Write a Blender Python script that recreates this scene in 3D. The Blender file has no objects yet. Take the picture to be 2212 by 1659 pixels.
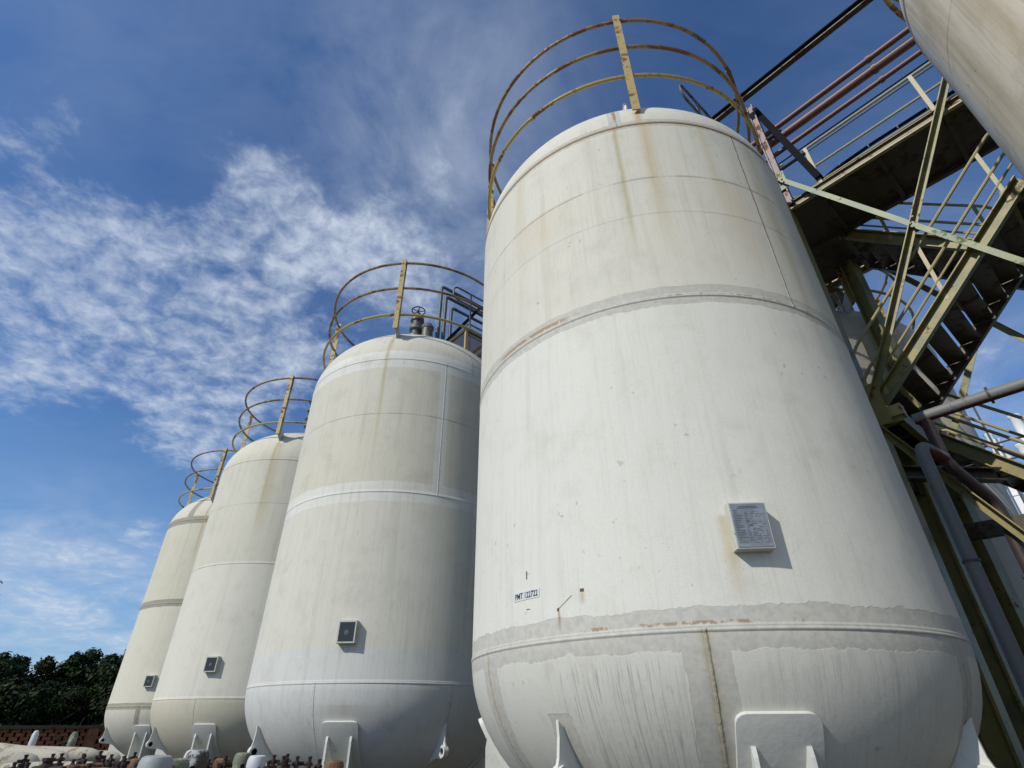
import bpy, bmesh, math, random
from mathutils import Vector, Matrix, Euler, noise as mnoise
random.seed(7)
S = 2.1            # tank radius in metres: layout numbers below are in tank radii
CZ = 1.5           # eye height above the ground
PI = math.pi
R = math.radians
scene = bpy.context.scene
COL = scene.collection

# ------------------------------------------------------------------ camera
cam = bpy.data.cameras.new('camera'); co = bpy.data.objects.new('camera', cam); COL.objects.link(co)
cam.sensor_width = 36; cam.lens = 36 * 1163 / 2212; cam.clip_start = 0.05; cam.clip_end = 2000
pitch, roll = 0.566, -0.005
fw = Vector((0, math.cos(pitch), math.sin(pitch))); up0 = Vector((0, -math.sin(pitch), math.cos(pitch))); rt0 = Vector((1, 0, 0))
rt = math.cos(roll) * rt0 + math.sin(roll) * up0; up = -math.sin(roll) * rt0 + math.cos(roll) * up0
m = Matrix((rt, up, -fw)).transposed().to_4x4(); m.translation = Vector((0, 0, CZ)); co.matrix_world = m
scene.camera = co
scene.render.resolution_x = 1024; scene.render.resolution_y = 768

# ------------------------------------------------------------------ sun, exposure
SUN_EL, SUN_AZ = R(38), R(-142)
sd = bpy.data.lights.new('sun', 'SUN'); sd.energy = 3.3; sd.angle = R(0.5); sd.color = (1.0, 0.95, 0.86)
so = bpy.data.objects.new('sun', sd); COL.objects.link(so)
sdir = Vector((math.cos(SUN_AZ) * math.cos(SUN_EL), math.sin(SUN_AZ) * math.cos(SUN_EL), math.sin(SUN_EL)))
so.rotation_euler = sdir.to_track_quat('Z', 'Y').to_euler(); so.location = sdir * 60
scene.view_settings.view_transform = 'Standard'; scene.view_settings.look = 'None'
scene.view_settings.exposure = 0.12; scene.view_settings.gamma = 1

# ------------------------------------------------------------------ node helper
class X:
    """a socket (or number) with arithmetic that creates Math nodes"""
    def __init__(s, nt, v): s.nt = nt; s.v = v
    def _m(s, op, *o, clamp=False):
        n = s.nt.nodes.new('ShaderNodeMath'); n.operation = op; n.use_clamp = clamp
        for i, a in enumerate((s,) + o):
            a = a.v if isinstance(a, X) else a
            if isinstance(a, (int, float)): n.inputs[i].default_value = a
            else: s.nt.links.new(a, n.inputs[i])
        return X(s.nt, n.outputs[0])
    def __add__(s, o): return s._m('ADD', o)
    def __sub__(s, o): return s._m('SUBTRACT', o)
    def __mul__(s, o): return s._m('MULTIPLY', o)
    def __truediv__(s, o): return s._m('DIVIDE', o)
    __radd__ = __add__; __rmul__ = __mul__
    def __rsub__(s, o): return (s * -1.0) + o
    def abs(s): return s._m('ABSOLUTE')
    def max(s, o): return s._m('MAXIMUM', o)
    def min(s, o): return s._m('MINIMUM', o)
    def exp(s): return s._m('EXPONENT')
    def pow(s, o): return s._m('POWER', o)
    def clamp(s): return s._m('ADD', 0.0, clamp=True)
    def ss(s, lo, hi):
        n = s.nt.nodes.new('ShaderNodeMapRange'); n.interpolation_type = 'SMOOTHSTEP'
        rev = lo > hi
        if rev: lo, hi = hi, lo
        s.nt.links.new(s.v, n.inputs[0]); n.inputs[1].default_value = lo; n.inputs[2].default_value = hi
        n.inputs[3].default_value = 1.0 if rev else 0.0; n.inputs[4].default_value = 0.0 if rev else 1.0
        return X(s.nt, n.outputs[0])
def noise(nt, vec, scale, detail=3, rough=0.55, dist=0.0):
    n = nt.nodes.new('ShaderNodeTexNoise'); n.inputs['Scale'].default_value = scale
    n.inputs['Detail'].default_value = detail; n.inputs['Roughness'].default_value = rough; n.inputs['Distortion'].default_value = dist
    if vec is not None: nt.links.new(vec, n.inputs['Vector'])
    return X(nt, n.outputs['Fac'])
def vscale(nt, vec, sc, off=(0, 0, 0)):
    n = nt.nodes.new('ShaderNodeMapping'); n.inputs['Scale'].default_value = sc; n.inputs['Location'].default_value = off
    nt.links.new(vec, n.inputs['Vector']); return n.outputs[0]
def mixc(nt, f, a, b, mode='MIX'):
    n = nt.nodes.new('ShaderNodeMix'); n.data_type = 'RGBA'; n.blend_type = mode
    for idx, v in ((0, f), (6, a), (7, b)):
        if isinstance(v, X): v = v.v
        if isinstance(v, (int, float)): n.inputs[idx].default_value = v
        elif isinstance(v, tuple): n.inputs[idx].default_value = (*v[:3], 1)
        else: nt.links.new(v, n.inputs[idx])
    return n.outputs[2]
def new_mat(name, rough=0.6, metal=0.0):
    m = bpy.data.materials.new(name); m.use_nodes = True
    nt = m.node_tree; b = nt.nodes['Principled BSDF']
    b.inputs['Roughness'].default_value = rough; b.inputs['Metallic'].default_value = metal
    return m, nt, b
def setin(nt, sock, v):
    if isinstance(v, X): v = v.v
    if isinstance(v, tuple): sock.default_value = (*v[:3], 1)
    elif isinstance(v, (int, float)): sock.default_value = v
    else: nt.links.new(v, sock)
def bump(nt, b, h, dist=0.01, strength=0.5):
    n = nt.nodes.new('ShaderNodeBump'); n.inputs['Distance'].default_value = dist; n.inputs['Strength'].default_value = strength
    setin(nt, n.inputs['Height'], h); nt.links.new(n.outputs[0], b.inputs['Normal'])

# ------------------------------------------------------------------ world: sky with thin clouds
world = bpy.data.worlds.new('World'); scene.world = world; world.use_nodes = True
wt = world.node_tree; wt.nodes.clear()
sky = wt.nodes.new('ShaderNodeTexSky'); sky.sky_type = 'NISHITA'; sky.sun_disc = False
sky.sun_elevation = SUN_EL; sky.sun_rotation = PI / 2 - SUN_AZ
sky.air_density = 1.0; sky.dust_density = 0.35; sky.ozone_density = 3.0
tc = wt.nodes.new('ShaderNodeTexCoord'); D = tc.outputs['Generated']
sx = wt.nodes.new('ShaderNodeSeparateXYZ'); wt.links.new(D, sx.inputs[0])
dx, dy, dz = (X(wt, sx.outputs[i]) for i in range(3))
den = dz.max(0.0) + 0.22
cb = wt.nodes.new('ShaderNodeCombineXYZ')
wt.links.new((dx / den).v, cb.inputs[0]); wt.links.new((dy / den).v, cb.inputs[1])
Q = cb.outputs[0]
SOFT = [(-.117,.512,.851,.15,.40),(-.038,.441,.897,.13,.34),(-.163,.609,.776,.12,.42),(-.09,.70,.70,.10,.45),(-.624,.771,.137,.085,1.3),(-.56,.82,.11,.06,.9),(-.70,.70,.12,.07,.9),(.66,.66,.33,.16,.6),(.5,.6,.62,.15,.25),(-.45,.35,.82,.2,.18)]
FILL_CLOUDS = [(-.3,-.8,.5,.45,1.1),(.6,-.6,.5,.45,1.1),(-.9,-.3,.35,.3,.9),(.97,-.15,.3,.3,.9),(0,-.3,.95,.25,.8)]  # unseen clouds behind the camera, added to whiten and lift the shadow fill
# banks of cloud: direction, spread (radians), weight
BL = [(-.661,.541,.52,.085,.75),(-.606,.574,.55,.075,.7),(-.70,.50,.50,.10,.6),(-.548,.609,.574,.08,.75),(-.481,.613,.627,.075,.8),
      (-.408,.59,.697,.06,.7),(-.418,.511,.751,.04,.4),(-.414,.55,.725,.045,.55),(-.348,.595,.725,.07,.65),(-.304,.645,.701,.06,.5),
      (-.377,.659,.651,.065,.75),(-.262,.676,.689,.055,.45),(-.567,.64,.518,.07,.55),(-.614,.638,.465,.06,.5),(-.555,.685,.472,.07,.8),
      (-.508,.734,.451,.06,.8),(-.479,.778,.407,.05,.75),(-.501,.777,.382,.035,.5),(-.437,.745,.503,.07,.75),(-.384,.728,.568,.06,.35),
      (-.668,.612,.423,.05,.4),(-.117,.512,.851,.10,.16),(-.163,.609,.776,.07,.30),(-.186,.705,.684,.09,.62),
      (-.09,.776,.624,.10,.5),(-.624,.771,.127,.13,.45),(-.58,.80,.156,.06,.3),(-.548,.797,.254,.016,.5),(-.566,.799,.25,.02,.35),(-.668,.578,.47,.032,-.7),(-.41,.715,.566,.04,-.8),(-.50,.50,.70,.06,-.5),(-.29,.60,.74,.035,-.4),(-.60,.68,.42,.03,-.5),(-.33,.70,.63,.035,-.5),
      (.66,.64,.38,.12,.45),(-.641,.41,.649,.03,.35),(-.385,.756,.529,.06,.6)]
dens = None; soft = None
for x, y, z, s, w in BL + FILL_CLOUDS:
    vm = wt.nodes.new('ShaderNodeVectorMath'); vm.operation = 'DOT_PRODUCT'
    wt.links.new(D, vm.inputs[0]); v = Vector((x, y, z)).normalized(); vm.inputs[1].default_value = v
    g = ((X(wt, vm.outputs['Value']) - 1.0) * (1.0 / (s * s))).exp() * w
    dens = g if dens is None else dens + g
for x, y, z, s, w in SOFT:
    vm = wt.nodes.new('ShaderNodeVectorMath'); vm.operation = 'DOT_PRODUCT'
    wt.links.new(D, vm.inputs[0]); v = Vector((x, y, z)).normalized(); vm.inputs[1].default_value = v
    g = ((X(wt, vm.outputs['Value']) - 1.0) * (1.0 / (s * s))).exp() * w
    soft = g if soft is None else soft + g
n1 = noise(wt, vscale(wt, Q, (1, 1, 1)), 3.6, 7, 0.62, 0.45)
n2 = noise(wt, vscale(wt, Q, (1, 1, 1), (3, 1, 0)), 22, 5, 0.62, 0.3)
n3 = noise(wt, vscale(wt, Q, (1.0, 3.2, 1)), 3.0, 5, 0.6, 0.6)
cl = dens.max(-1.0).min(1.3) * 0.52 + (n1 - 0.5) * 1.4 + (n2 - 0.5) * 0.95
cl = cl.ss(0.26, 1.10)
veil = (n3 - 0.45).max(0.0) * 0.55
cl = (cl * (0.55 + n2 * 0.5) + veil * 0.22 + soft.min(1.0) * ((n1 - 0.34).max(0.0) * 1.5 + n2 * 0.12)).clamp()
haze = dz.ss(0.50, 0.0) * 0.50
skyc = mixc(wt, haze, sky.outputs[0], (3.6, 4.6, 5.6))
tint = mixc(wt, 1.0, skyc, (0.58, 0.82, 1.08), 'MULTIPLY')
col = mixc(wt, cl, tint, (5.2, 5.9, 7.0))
bg = wt.nodes.new('ShaderNodeBackground'); bg.inputs[1].default_value = 0.105
wt.links.new(col, bg.inputs[0]); wo = wt.nodes.new('ShaderNodeOutputWorld'); wt.links.new(bg.outputs[0], wo.inputs[0])

# ------------------------------------------------------------------ layout
U = Vector((-0.652, 0.758, 0)).normalized(); N = Vector((U.y, -U.x, 0))
def W(t, s, z):                      # t along the tank row, s away from the eye across the rows, z up (radii) -> metres
    return (U * t + N * s) * S + Vector((0, 0, z * S + CZ))
TANK = {'A': (0.817, 2.703), 'B': (-1.032, 4.906), 'C': (-2.904, 7.01), 'D': (-4.807, 9.237), 'E': (2.573, 0.526), 'F': (3.033, 4.586)}
ZB, ZM, ZT, HD = 0.242, 1.523, 2.759, 0.698
ZG = -CZ / S

# ------------------------------------------------------------------ object helpers
def tag(o, label=None, cat=None, group=None, kind=None):
    if label: o['label'] = label
    if cat: o['category'] = cat
    if group: o['group'] = group
    if kind: o['kind'] = kind
    return o
def empty(name, loc, label=None, cat=None, group=None, parent=None):
    o = bpy.data.objects.new(name, None); COL.objects.link(o); o.empty_display_size = 0.2
    o.location = loc; tag(o, label, cat, group)
    if parent is not None:
        o.parent = parent; o.location = Vector(loc) - wloc(parent)
    return o
def wloc(o):
    v = Vector(o.location)
    while o.parent is not None: o = o.parent; v = v + Vector(o.location)
    return v
def mesh_obj(name, bm, mat, parent=None, origin=None, smooth=False, uvs=False):
    """bm in world metres; stored relative to origin"""
    if origin is None: origin = wloc(parent) if parent is not None else Vector((0, 0, 0))
    me = bpy.data.meshes.new(name)
    bmesh.ops.translate(bm, verts=bm.verts, vec=-Vector(origin))
    bm.to_mesh(me); bm.free()
    if smooth:
        for p in me.polygons: p.use_smooth = True
        if smooth != 'all':
            try: me.set_sharp_from_angle(angle=R(40))
            except Exception: pass
    me.materials.append(mat)
    o = bpy.data.objects.new(name, me); COL.objects.link(o)
    if parent is not None: o.parent = parent; o.location = Vector(origin) - wloc(parent)
    else: o.location = origin
    return o
def box_between(bm, a, b, w, h, upv=Vector((0, 0, 1))):
    """bar from a to b, w wide (sideways), h deep (along upv-ish)"""
    a = Vector(a); b = Vector(b); d = (b - a); L = d.length; d.normalize()
    sdv = d.cross(upv)
    if sdv.length < 1e-4: sdv = d.cross(Vector((1, 0, 0)))
    sdv.normalize(); u2 = sdv.cross(d).normalized()
    vs = [bm.verts.new(p + sdv * (w / 2 * i) + u2 * (h / 2 * j)) for p in (a, b) for i, j in ((-1, -1), (1, -1), (1, 1), (-1, 1))]
    for f in ((0, 1, 2, 3), (7, 6, 5, 4), (0, 4, 5, 1), (1, 5, 6, 2), (2, 6, 7, 3), (3, 7, 4, 0)): bm.faces.new([vs[i] for i in f])
def chan(bm, a, b, depth, fl, th, side, upv=Vector((0, 0, 1))):
    """C channel: web plus two flanges pointing to `side` vector"""
    a = Vector(a); b = Vector(b); d = (b - a).normalized()
    sdv = d.cross(upv).normalized(); u2 = sdv.cross(d).normalized()
    sg = 1 if sdv.dot(side) > 0 else -1
    box_between(bm, a, b, th, depth, upv)
    for j in (-1, 1):
        o = u2 * (j * (depth / 2 - th / 2)) + sdv * (sg * (fl / 2 + th / 2))
        box_between(bm, a + o, b + o, fl, th, upv)
def hbeam(bm, a, b, w, d, th, face):
    """H section, flanges perpendicular to `face`"""
    a = Vector(a); b = Vector(b); face = Vector(face).normalized()
    ax = (b - a).normalized(); sd = ax.cross(face).normalized()
    for j in (-1, 1):
        o = face * (j * (d / 2 - th / 2)); box_between(bm, a + o, b + o, w, th, face)
    box_between(bm, a, b, th, d - 2 * th, face)
def angle_bar(bm, a, b, w, th, n, upv=Vector((0, 0, 1))):
    """L section: one leg flat in the plane of the frame, one leg sticking out along n"""
    a = Vector(a); b = Vector(b); d = (b - a).normalized(); n = Vector(n).normalized(); inp = d.cross(n).normalized()
    if inp.z < 0: inp = -inp
    box_between(bm, a, b, w, th, n)
    o = inp * (w / 2 - th / 2) + n * (w / 2 + th / 2)
    box_between(bm, a + o, b + o, th, w, n)
def tube(bm, pts, r, seg=10, caps=True, closed=False):
    pts = [Vector(p) for p in pts]; n = len(pts); rings = []
    prev = None
    for i, p in enumerate(pts):
        if closed: d = pts[(i + 1) % n] - pts[i - 1]
        else: d = pts[min(i + 1, n - 1)] - pts[max(i - 1, 0)]
        d.normalize()
        if prev is None:
            a = d.cross(Vector((0, 0, 1)))
            if a.length < 1e-3: a = d.cross(Vector((1, 0, 0)))
            a.normalize()
        else:
            a = prev - d * prev.dot(d); a.normalize()
        prev = a; b = d.cross(a)
        rr = r[i] if isinstance(r, (list, tuple)) else r
        rings.append([bm.verts.new(p + a * (rr * math.cos(2 * PI * k / seg)) + b * (rr * math.sin(2 * PI * k / seg))) for k in range(seg)])
    for i in range(n if closed else n - 1):
        A = rings[i]; B = rings[(i + 1) % n]
        for k in range(seg): bm.faces.new((A[k], A[(k + 1) % seg], B[(k + 1) % seg], B[k]))
    if caps and not closed:
        bm.faces.new(rings[0][::-1]); bm.faces.new(rings[-1])
def lathe(bm, prof, c=(0, 0, 0), seg=24, axis=None):
    """prof: (r, z) list"""
    c = Vector(c); rings = []
    for r, z in prof:
        if r < 1e-5: rings.append([bm.verts.new(c + Vector((0, 0, z)))])
        else: rings.append([bm.verts.new(c + Vector((r * math.cos(2 * PI * k / seg), r * math.sin(2 * PI * k / seg), z))) for k in range(seg)])
    for A, B in zip(rings, rings[1:]):
        for k in range(seg):
            k2 = (k + 1) % seg
            if len(A) == 1 and len(B) > 1: bm.faces.new((A[0], B[k2], B[k]))
            elif len(B) == 1 and len(A) > 1: bm.faces.new((A[k], A[k2], B[0]))
            elif len(A) > 1: bm.faces.new((A[k], A[k2], B[k2], B[k]))
def bend(pts, r, n=6):
    """round the inner corners of a polyline"""
    pts = [Vector(p) for p in pts]; out = [pts[0]]
    for i in range(1, len(pts) - 1):
        p = pts[i]; a = (pts[i - 1] - p); b = (pts[i + 1] - p)
        rr = min(r, a.length * 0.49, b.length * 0.49); a.normalize(); b.normalize()
        p0 = p + a * rr; p1 = p + b * rr
        for k in range(n + 1):
            u = k / n; out.append(p0 * (1 - u) ** 2 + p * (2 * u * (1 - u)) + p1 * u * u)
    out.append(pts[-1]); return out
def copy_mesh(o, parent, delta=None, name=None):
    c = o.copy(); COL.objects.link(c); c.parent = parent
    if delta is not None: c.location = Vector(o.location) + delta
    return c

# ------------------------------------------------------------------ paints
def objvec(nt):
    t = nt.nodes.new('ShaderNodeTexCoord'); return t.outputs['Object']
def painted(name, base, rust=(0.10, 0.035, 0.012), amt=0.5, scale=6.0, rough=0.5, base2=None, streak=0.25, metal=0.0):
    m, nt, b = new_mat(name, rough, metal); v = objvec(nt)
    n1 = noise(nt, v, scale, 6, 0.65); n2 = noise(nt, v, scale * 7, 4, 0.6); n3 = noise(nt, vscale(nt, v, (1, 1, 0.12)), scale * 4, 3)
    c = base
    c = mixc(nt, n3 * streak, base, tuple(x * 0.55 for x in base))
    if base2: c = mixc(nt, noise(nt, v, scale * 0.6, 3).ss(0.45, 0.62), c, base2)
    msk = (n1 * 0.75 + n2 * 0.25).ss(0.66 - amt * 0.28, 0.72 - amt * 0.28)
    c = mixc(nt, msk, c, rust)
    c = mixc(nt, n2.ss(0.55, 0.75) * 0.35, c, tuple(x * 0.6 for x in base))
    setin(nt, b.inputs['Base Color'], c)
    setin(nt, b.inputs['Roughness'], msk * 0.35 + rough)
    bump(nt, b, n2 + msk * 0.5, 0.004, 0.5)
    return m
M = {}
M['yellow'] = painted('yellow_steel', (0.40, 0.31, 0.10), (0.16, 0.065, 0.018), 0.42, 2.6)
M['rail'] = painted('rusty_rail', (0.30, 0.21, 0.085), (0.17, 0.085, 0.035), 0.60, 2.2)
M['railthin'] = painted('weathered_rail', (0.22, 0.17, 0.09), (0.10, 0.055, 0.03), 0.55, 2.6)
M['cream'] = painted('cream_steel', (0.36, 0.31, 0.15), (0.14, 0.06, 0.02), 0.12, 7.0)
M['post_rust'] = painted('rusty_post', (0.44, 0.33, 0.12), (0.16, 0.07, 0.025), 0.5, 2.2)
M['olive'] = painted('olive_green_steel', (0.245, 0.205, 0.055), (0.09, 0.055, 0.022), 0.24, 6.0, base2=(0.15, 0.145, 0.05))
M['brownsteel'] = painted('brown_channel', (0.16, 0.11, 0.04), (0.08, 0.04, 0.018), 0.4, 4.0, base2=(0.12, 0.10, 0.04))
M['green'] = painted('pale_green_steel', (0.15, 0.205, 0.12), (0.12, 0.15, 0.06), 0.35, 3.0, base2=(0.21, 0.235, 0.10))
M['darksteel'] = painted('dark_steel', (0.055, 0.045, 0.022), (0.05, 0.026, 0.012), 0.5, 3.0)
M['black'] = painted('black_steel', (0.012, 0.012, 0.013), (0.03, 0.02, 0.015), 0.25, 3.0, rough=.9)
M['black'].node_tree.nodes['Principled BSDF'].inputs['Specular IOR Level'].default_value = 0.08
M['pinkrust'] = painted('pink_primer_steel', (0.20, 0.13, 0.115), (0.11, 0.05, 0.035), 0.5, 4.0)
M['redpipe'] = painted('red_brown_pipe', (0.15, 0.062, 0.045), (0.09, 0.036, 0.026), 0.25, 3.0, rough=0.5)
M['greypipe'] = painted('grey_pipe', (0.075, 0.085, 0.09), (0.05, 0.04, 0.03), 0.25, 4.0, rough=0.5)
def twotone():
    m, nt, b = new_mat('grey_paint_over_red_primer', 0.6); v = objvec(nt)
    n1 = noise(nt, v, 1.6, 5, 0.6); n2 = noise(nt, v, 14, 5, 0.65)
    g = nt.nodes.new('ShaderNodeNewGeometry'); sp = nt.nodes.new('ShaderNodeSeparateXYZ'); nt.links.new(g.outputs['Normal'], sp.inputs[0])
    under = X(nt, sp.outputs[2]) * -0.55 + X(nt, sp.outputs[0]) * 0.30 + n1 * 0.9 + n2 * 0.35
    c = mixc(nt, under.ss(0.78, 0.98), (0.17, 0.175, 0.17), (0.11, 0.018, 0.02))
    c = mixc(nt, n2.ss(0.58, 0.72) * 0.6, c, (0.07, 0.03, 0.03))
    setin(nt, b.inputs['Base Color'], c); bump(nt, b, n2, 0.004, 0.4); return m
M['twotone'] = twotone()
M['darkpipe'] = painted('dark_pipe', (0.05, 0.035, 0.035), (0.09, 0.02, 0.02), 0.4, 3.0)  # shadow on the bent pipe is put into this dark colour
M['white'] = painted('white_painted_steel', (0.62, 0.62, 0.57), (0.42, 0.36, 0.24), 0.12, 3.0, rough=0.45, streak=0.15)
M['whiteb'] = painted('bright_white_steel', (0.80, 0.80, 0.78), (0.5, 0.45, 0.35), 0.12, 2.0, rough=0.5, streak=0.1)
M['valve'] = painted('grey_green_valve', (0.11, 0.12, 0.10), (0.05, 0.035, 0.02), 0.5, 9.0)
M['dimwhite'] = painted('dirty_box_paint', (0.52, 0.52, 0.45), (0.20, 0.15, 0.08), 0.3, 6.0)
m_, nt_, b_ = new_mat('dark_glass_plate', 0.08); M['glass'] = m_
b_.inputs['Base Color'].default_value = (0.03, 0.032, 0.032, 1); b_.inputs['Roughness'].default_value = 0.2
m_, nt_, b_ = new_mat('grey_name_plate', 0.35, 0.35); M['plate'] = m_
v_ = objvec(nt_); n_ = noise(nt_, v_, 9, 5, 0.6)
setin(nt_, b_.inputs['Base Color'], mixc(nt_, n_.ss(0.35, 0.7), (0.22, 0.24, 0.255), (0.32, 0.34, 0.35)))
m_, nt_, b_ = new_mat('faded_print', 0.6); M['print'] = m_; b_.inputs['Base Color'].default_value = (0.10, 0.10, 0.105, 1)
m_, nt_, b_ = new_mat('black_letters', 0.6); M['ink'] = m_; b_.inputs['Base Color'].default_value = (0.02, 0.02, 0.02, 1)
m_, nt_, b_ = new_mat('sticker_paper', 0.5); M['sticker'] = m_
setin(nt_, b_.inputs['Base Color'], mixc(nt_, noise(nt_, objvec(nt_), 12, 4) * 0.6, (0.66, 0.68, 0.67), (0.5, 0.5, 0.47)))

# ------------------------------------------------------------------ tank shell paint (uv: x = bearing in degrees, y = height in radii)
def tank_mat(name, base_up, base_mid, base_low, bands=(), vbands=(), ridges=(), stains=(), rusts=(), white=(), dirt=0.3, lines=None, chips=0.5, warm=0.25, off=0.0, drips=(), prim=((0.50, 0.485, 0.42), (0.42, 0.41, 0.37))):
    m, nt, b = new_mat(name, 0.52); b.inputs['Specular IOR Level'].default_value = 0.22
    tcn = nt.nodes.new('ShaderNodeTexCoord'); v = vscale(nt, tcn.outputs['Object'], (1, 1, 1), (off, off * .7, off * .3))
    sp = nt.nodes.new('ShaderNodeSeparateXYZ'); nt.links.new(tcn.outputs['UV'], sp.inputs[0])
    az, z = X(nt, sp.outputs[0]), X(nt, sp.outputs[1])
    nl = noise(nt, v, 0.55, 4, 0.6); nm = noise(nt, v, 3.2, 5, 0.62); nf = noise(nt, v, 22, 4, 0.6); nff = noise(nt, v, 90, 2, 0.6)
    st = noise(nt, vscale(nt, v, (1, 1, 0.05)), 9, 4, 0.65); st2 = noise(nt, vscale(nt, v, (1, 1, 0.025)), 38, 3, 0.6)
    zj = z + (nm - 0.5) * 0.035 + (nf - 0.5) * 0.010
    zk = z + (nl - 0.5) * 0.10 + (nm - 0.5) * 0.05
    c = mixc(nt, zk.ss(ZM - 0.02, ZM + 0.03), base_mid, base_up)
    c = mixc(nt, z.ss(ZB + 0.005, ZB - 0.02), c, base_low)
    for z0, z1, a0, a1, colr in white:       # freshly painted bands, with brushed edges; on tank E a painted-in lit edge
        mk = zj.ss(z0 - 0.008, z0) * zj.ss(z1 + 0.008, z1) * az.ss(a0 - 1, a0 + .3) * az.ss(a1 + 1, a1 - .3)
        c = mixc(nt, mk * 0.85, c, colr)
    # soft yellowing and grey grime in vertical streaks
    yel = (st.ss(0.42, 0.75) * 0.55 + nl.ss(0.4, 0.7) * 0.45) * z.ss(ZM - 0.6, ZM + 0.5)
    c = mixc(nt, yel * warm, c, (0.50, 0.43, 0.28))
    c = mixc(nt, (st.ss(0.50, 0.80) * 0.6 + nm.ss(0.5, 0.8) * 0.4) * dirt, c, (0.30, 0.29, 0.24))
    c = mixc(nt, st2.ss(0.55, 0.72) * z.ss(ZM, ZB - 0.2) * dirt * 0.5, c, (0.34, 0.34, 0.31))
    c = mixc(nt, nff.ss(0.35, 0.75) * 0.20, c, tuple(x * 0.6 for x in base_mid))
    c = mixc(nt, noise(nt, vscale(nt, v, (1, 1, 1), (3, 8, 5)), 1.7, 7, 0.72).ss(0.50, 0.72) * dirt * 0.8, c, (0.40, 0.385, 0.32))
    uvv = nt.nodes.new('ShaderNodeCombineXYZ'); nt.links.new((az * 0.9).v, uvv.inputs[0]); nt.links.new((z * 1.6).v, uvv.inputs[1])
    dr = noise(nt, uvv.outputs[0], 1.0, 4, 0.75); dr2 = noise(nt, uvv.outputs[0], 3.1, 3, 0.7)
    for a0, a1, z0, z1, k in drips:
        mk = az.ss(a0 - 3, a0 + 3) * az.ss(a1 + 1, a1 - 3) * z.ss(z0, z0 + .05) * z.ss(z1, z1 - .06)
        c = mixc(nt, mk * (dr.ss(0.54, 0.62) * 0.6 + dr2.ss(0.56, 0.64) * 0.6) * k, c, (0.24, 0.235, 0.21))
    # bare primer bands
    pr = None
    for z0, lo, hi, j in bands:
        zz = z + (nm - 0.5) * j + (nf - 0.5) * j * 0.35
        mk = zz.ss(z0 - lo - 0.004, z0 - lo) * zz.ss(z0 + hi + 0.004, z0 + hi)
        pr = mk if pr is None else pr.max(mk)
    for a0, w, z0, z1, j in vbands:
        aa = az + (nm - 0.5) * j
        mk = (aa - a0).abs().ss(w + 0.15, w) * z.ss(z0 - 0.004, z0) * z.ss(z1 + 0.004, z1)
        pr = mk if pr is None else pr.max(mk)
    if pr is not None:
        pc = mixc(nt, nf.ss(0.3, 0.7), *prim)
        c = mixc(nt, pr * (0.70 + nf * 0.35).clamp(), c, pc)
    h = nf * 0.25 + nff * 0.15 + st2 * 0.15 + noise(nt, vscale(nt, v, (1, 1, 0.8), (2, 2, 2)), 1.1, 2, 0.4) * 3.5
    if pr is not None: h = h - pr * 0.35
    # vertical weld lines
    for a0, z0, z1, k in ridges:
        d = (az + (nm - 0.5) * 0.25 - a0).abs()
        mk = z.ss(z0 - 0.004, z0) * z.ss(z1 + 0.004, z1)
        h = h + d.ss(0.42, 0.12) * mk * 2.2 * k
        c = mixc(nt, d.ss(0.55, 0.4) * d.ss(0.25, 0.4) * mk * nf.ss(.35, .6) * 0.65, c, (0.20, 0.16, 0.10))
        h = h + d.ss(0.5, 0.2) * mk * (nf - .5) * 3.0 * k
    # run-down stains: bearing, top, bottom, half width, colour, strength
    for a0, zt, zb_, w, colr, k in stains:
        d = (az + (nm - 0.5) * 0.9 - a0) * (1.0 / w)
        g = (d * d * -1.0).exp() * z.ss(zb_, zb_ + (zt - zb_) * 0.6) * z.ss(zt + 0.004, zt - 0.01) * (st * 0.9 + 0.35 + (nf - 0.5) * 0.6)
        c = mixc(nt, (g * k).clamp(), c, colr)
    # rust along seams: z, half height, az0, az1, strength
    for z0, w, a0, a1, k in rusts:
        zz = (z + (nf - 0.5) * 0.014 - z0).abs()
        mk = zz.ss(w, w * 0.4) * az.ss(a0 - 2, a0 + 2) * az.ss(a1 + 2, a1 - 2) * (nm + (nf - 0.5) * 0.9).ss(0.56 - k * 0.25, 0.66 - k * 0.25)
        c = mixc(nt, mk * 0.8, c, mixc(nt, nf, (0.20, 0.10, 0.035), (0.40, 0.29, 0.15)))
    if lines:
        for z0, w, k in lines:
            zz = (z + (nl - 0.5) * 0.02 - z0).abs()
            c = mixc(nt, zz.ss(w, w * 0.4) * (nm.ss(0.40, 0.55)) * k, c, (0.22, 0.21, 0.18))
            h = h + (z + (nl - 0.5) * 0.02 - z0).ss(-w, w) * 0.8
    # chips and scratches
    ch = noise(nt, vscale(nt, v, (1, 1, 0.8), (5, 2, 1)), 16, 2, 0.5); reg = noise(nt, vscale(nt, v, (1, 1, 1), (9, 4, 2)), 1.4, 2)
    mk = (ch.ss(0.70, 0.725) * reg.ss(0.47, 0.60)).max(noise(nt, vscale(nt, v, (1, 1, 2.2), (1, 7, 3)), 31, 2, 0.5).ss(0.715, 0.74) * reg.ss(0.56, 0.66)) * chips
    c = mixc(nt, mk * .75, c, (0.20, 0.185, 0.15))
    h = h - mk * 0.6
    setin(nt, b.inputs['Base Color'], c)
    setin(nt, b.inputs['Roughness'], nm * 0.2 + 0.58)
    bump(nt, b, h, 0.006, 0.55)
    return m
BR = (0.30, 0.135, 0.045); TN = (0.44, 0.34, 0.16); OG = (0.36, 0.32, 0.16)
WH = (0.68, 0.68, 0.63)
TM = {}
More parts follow.
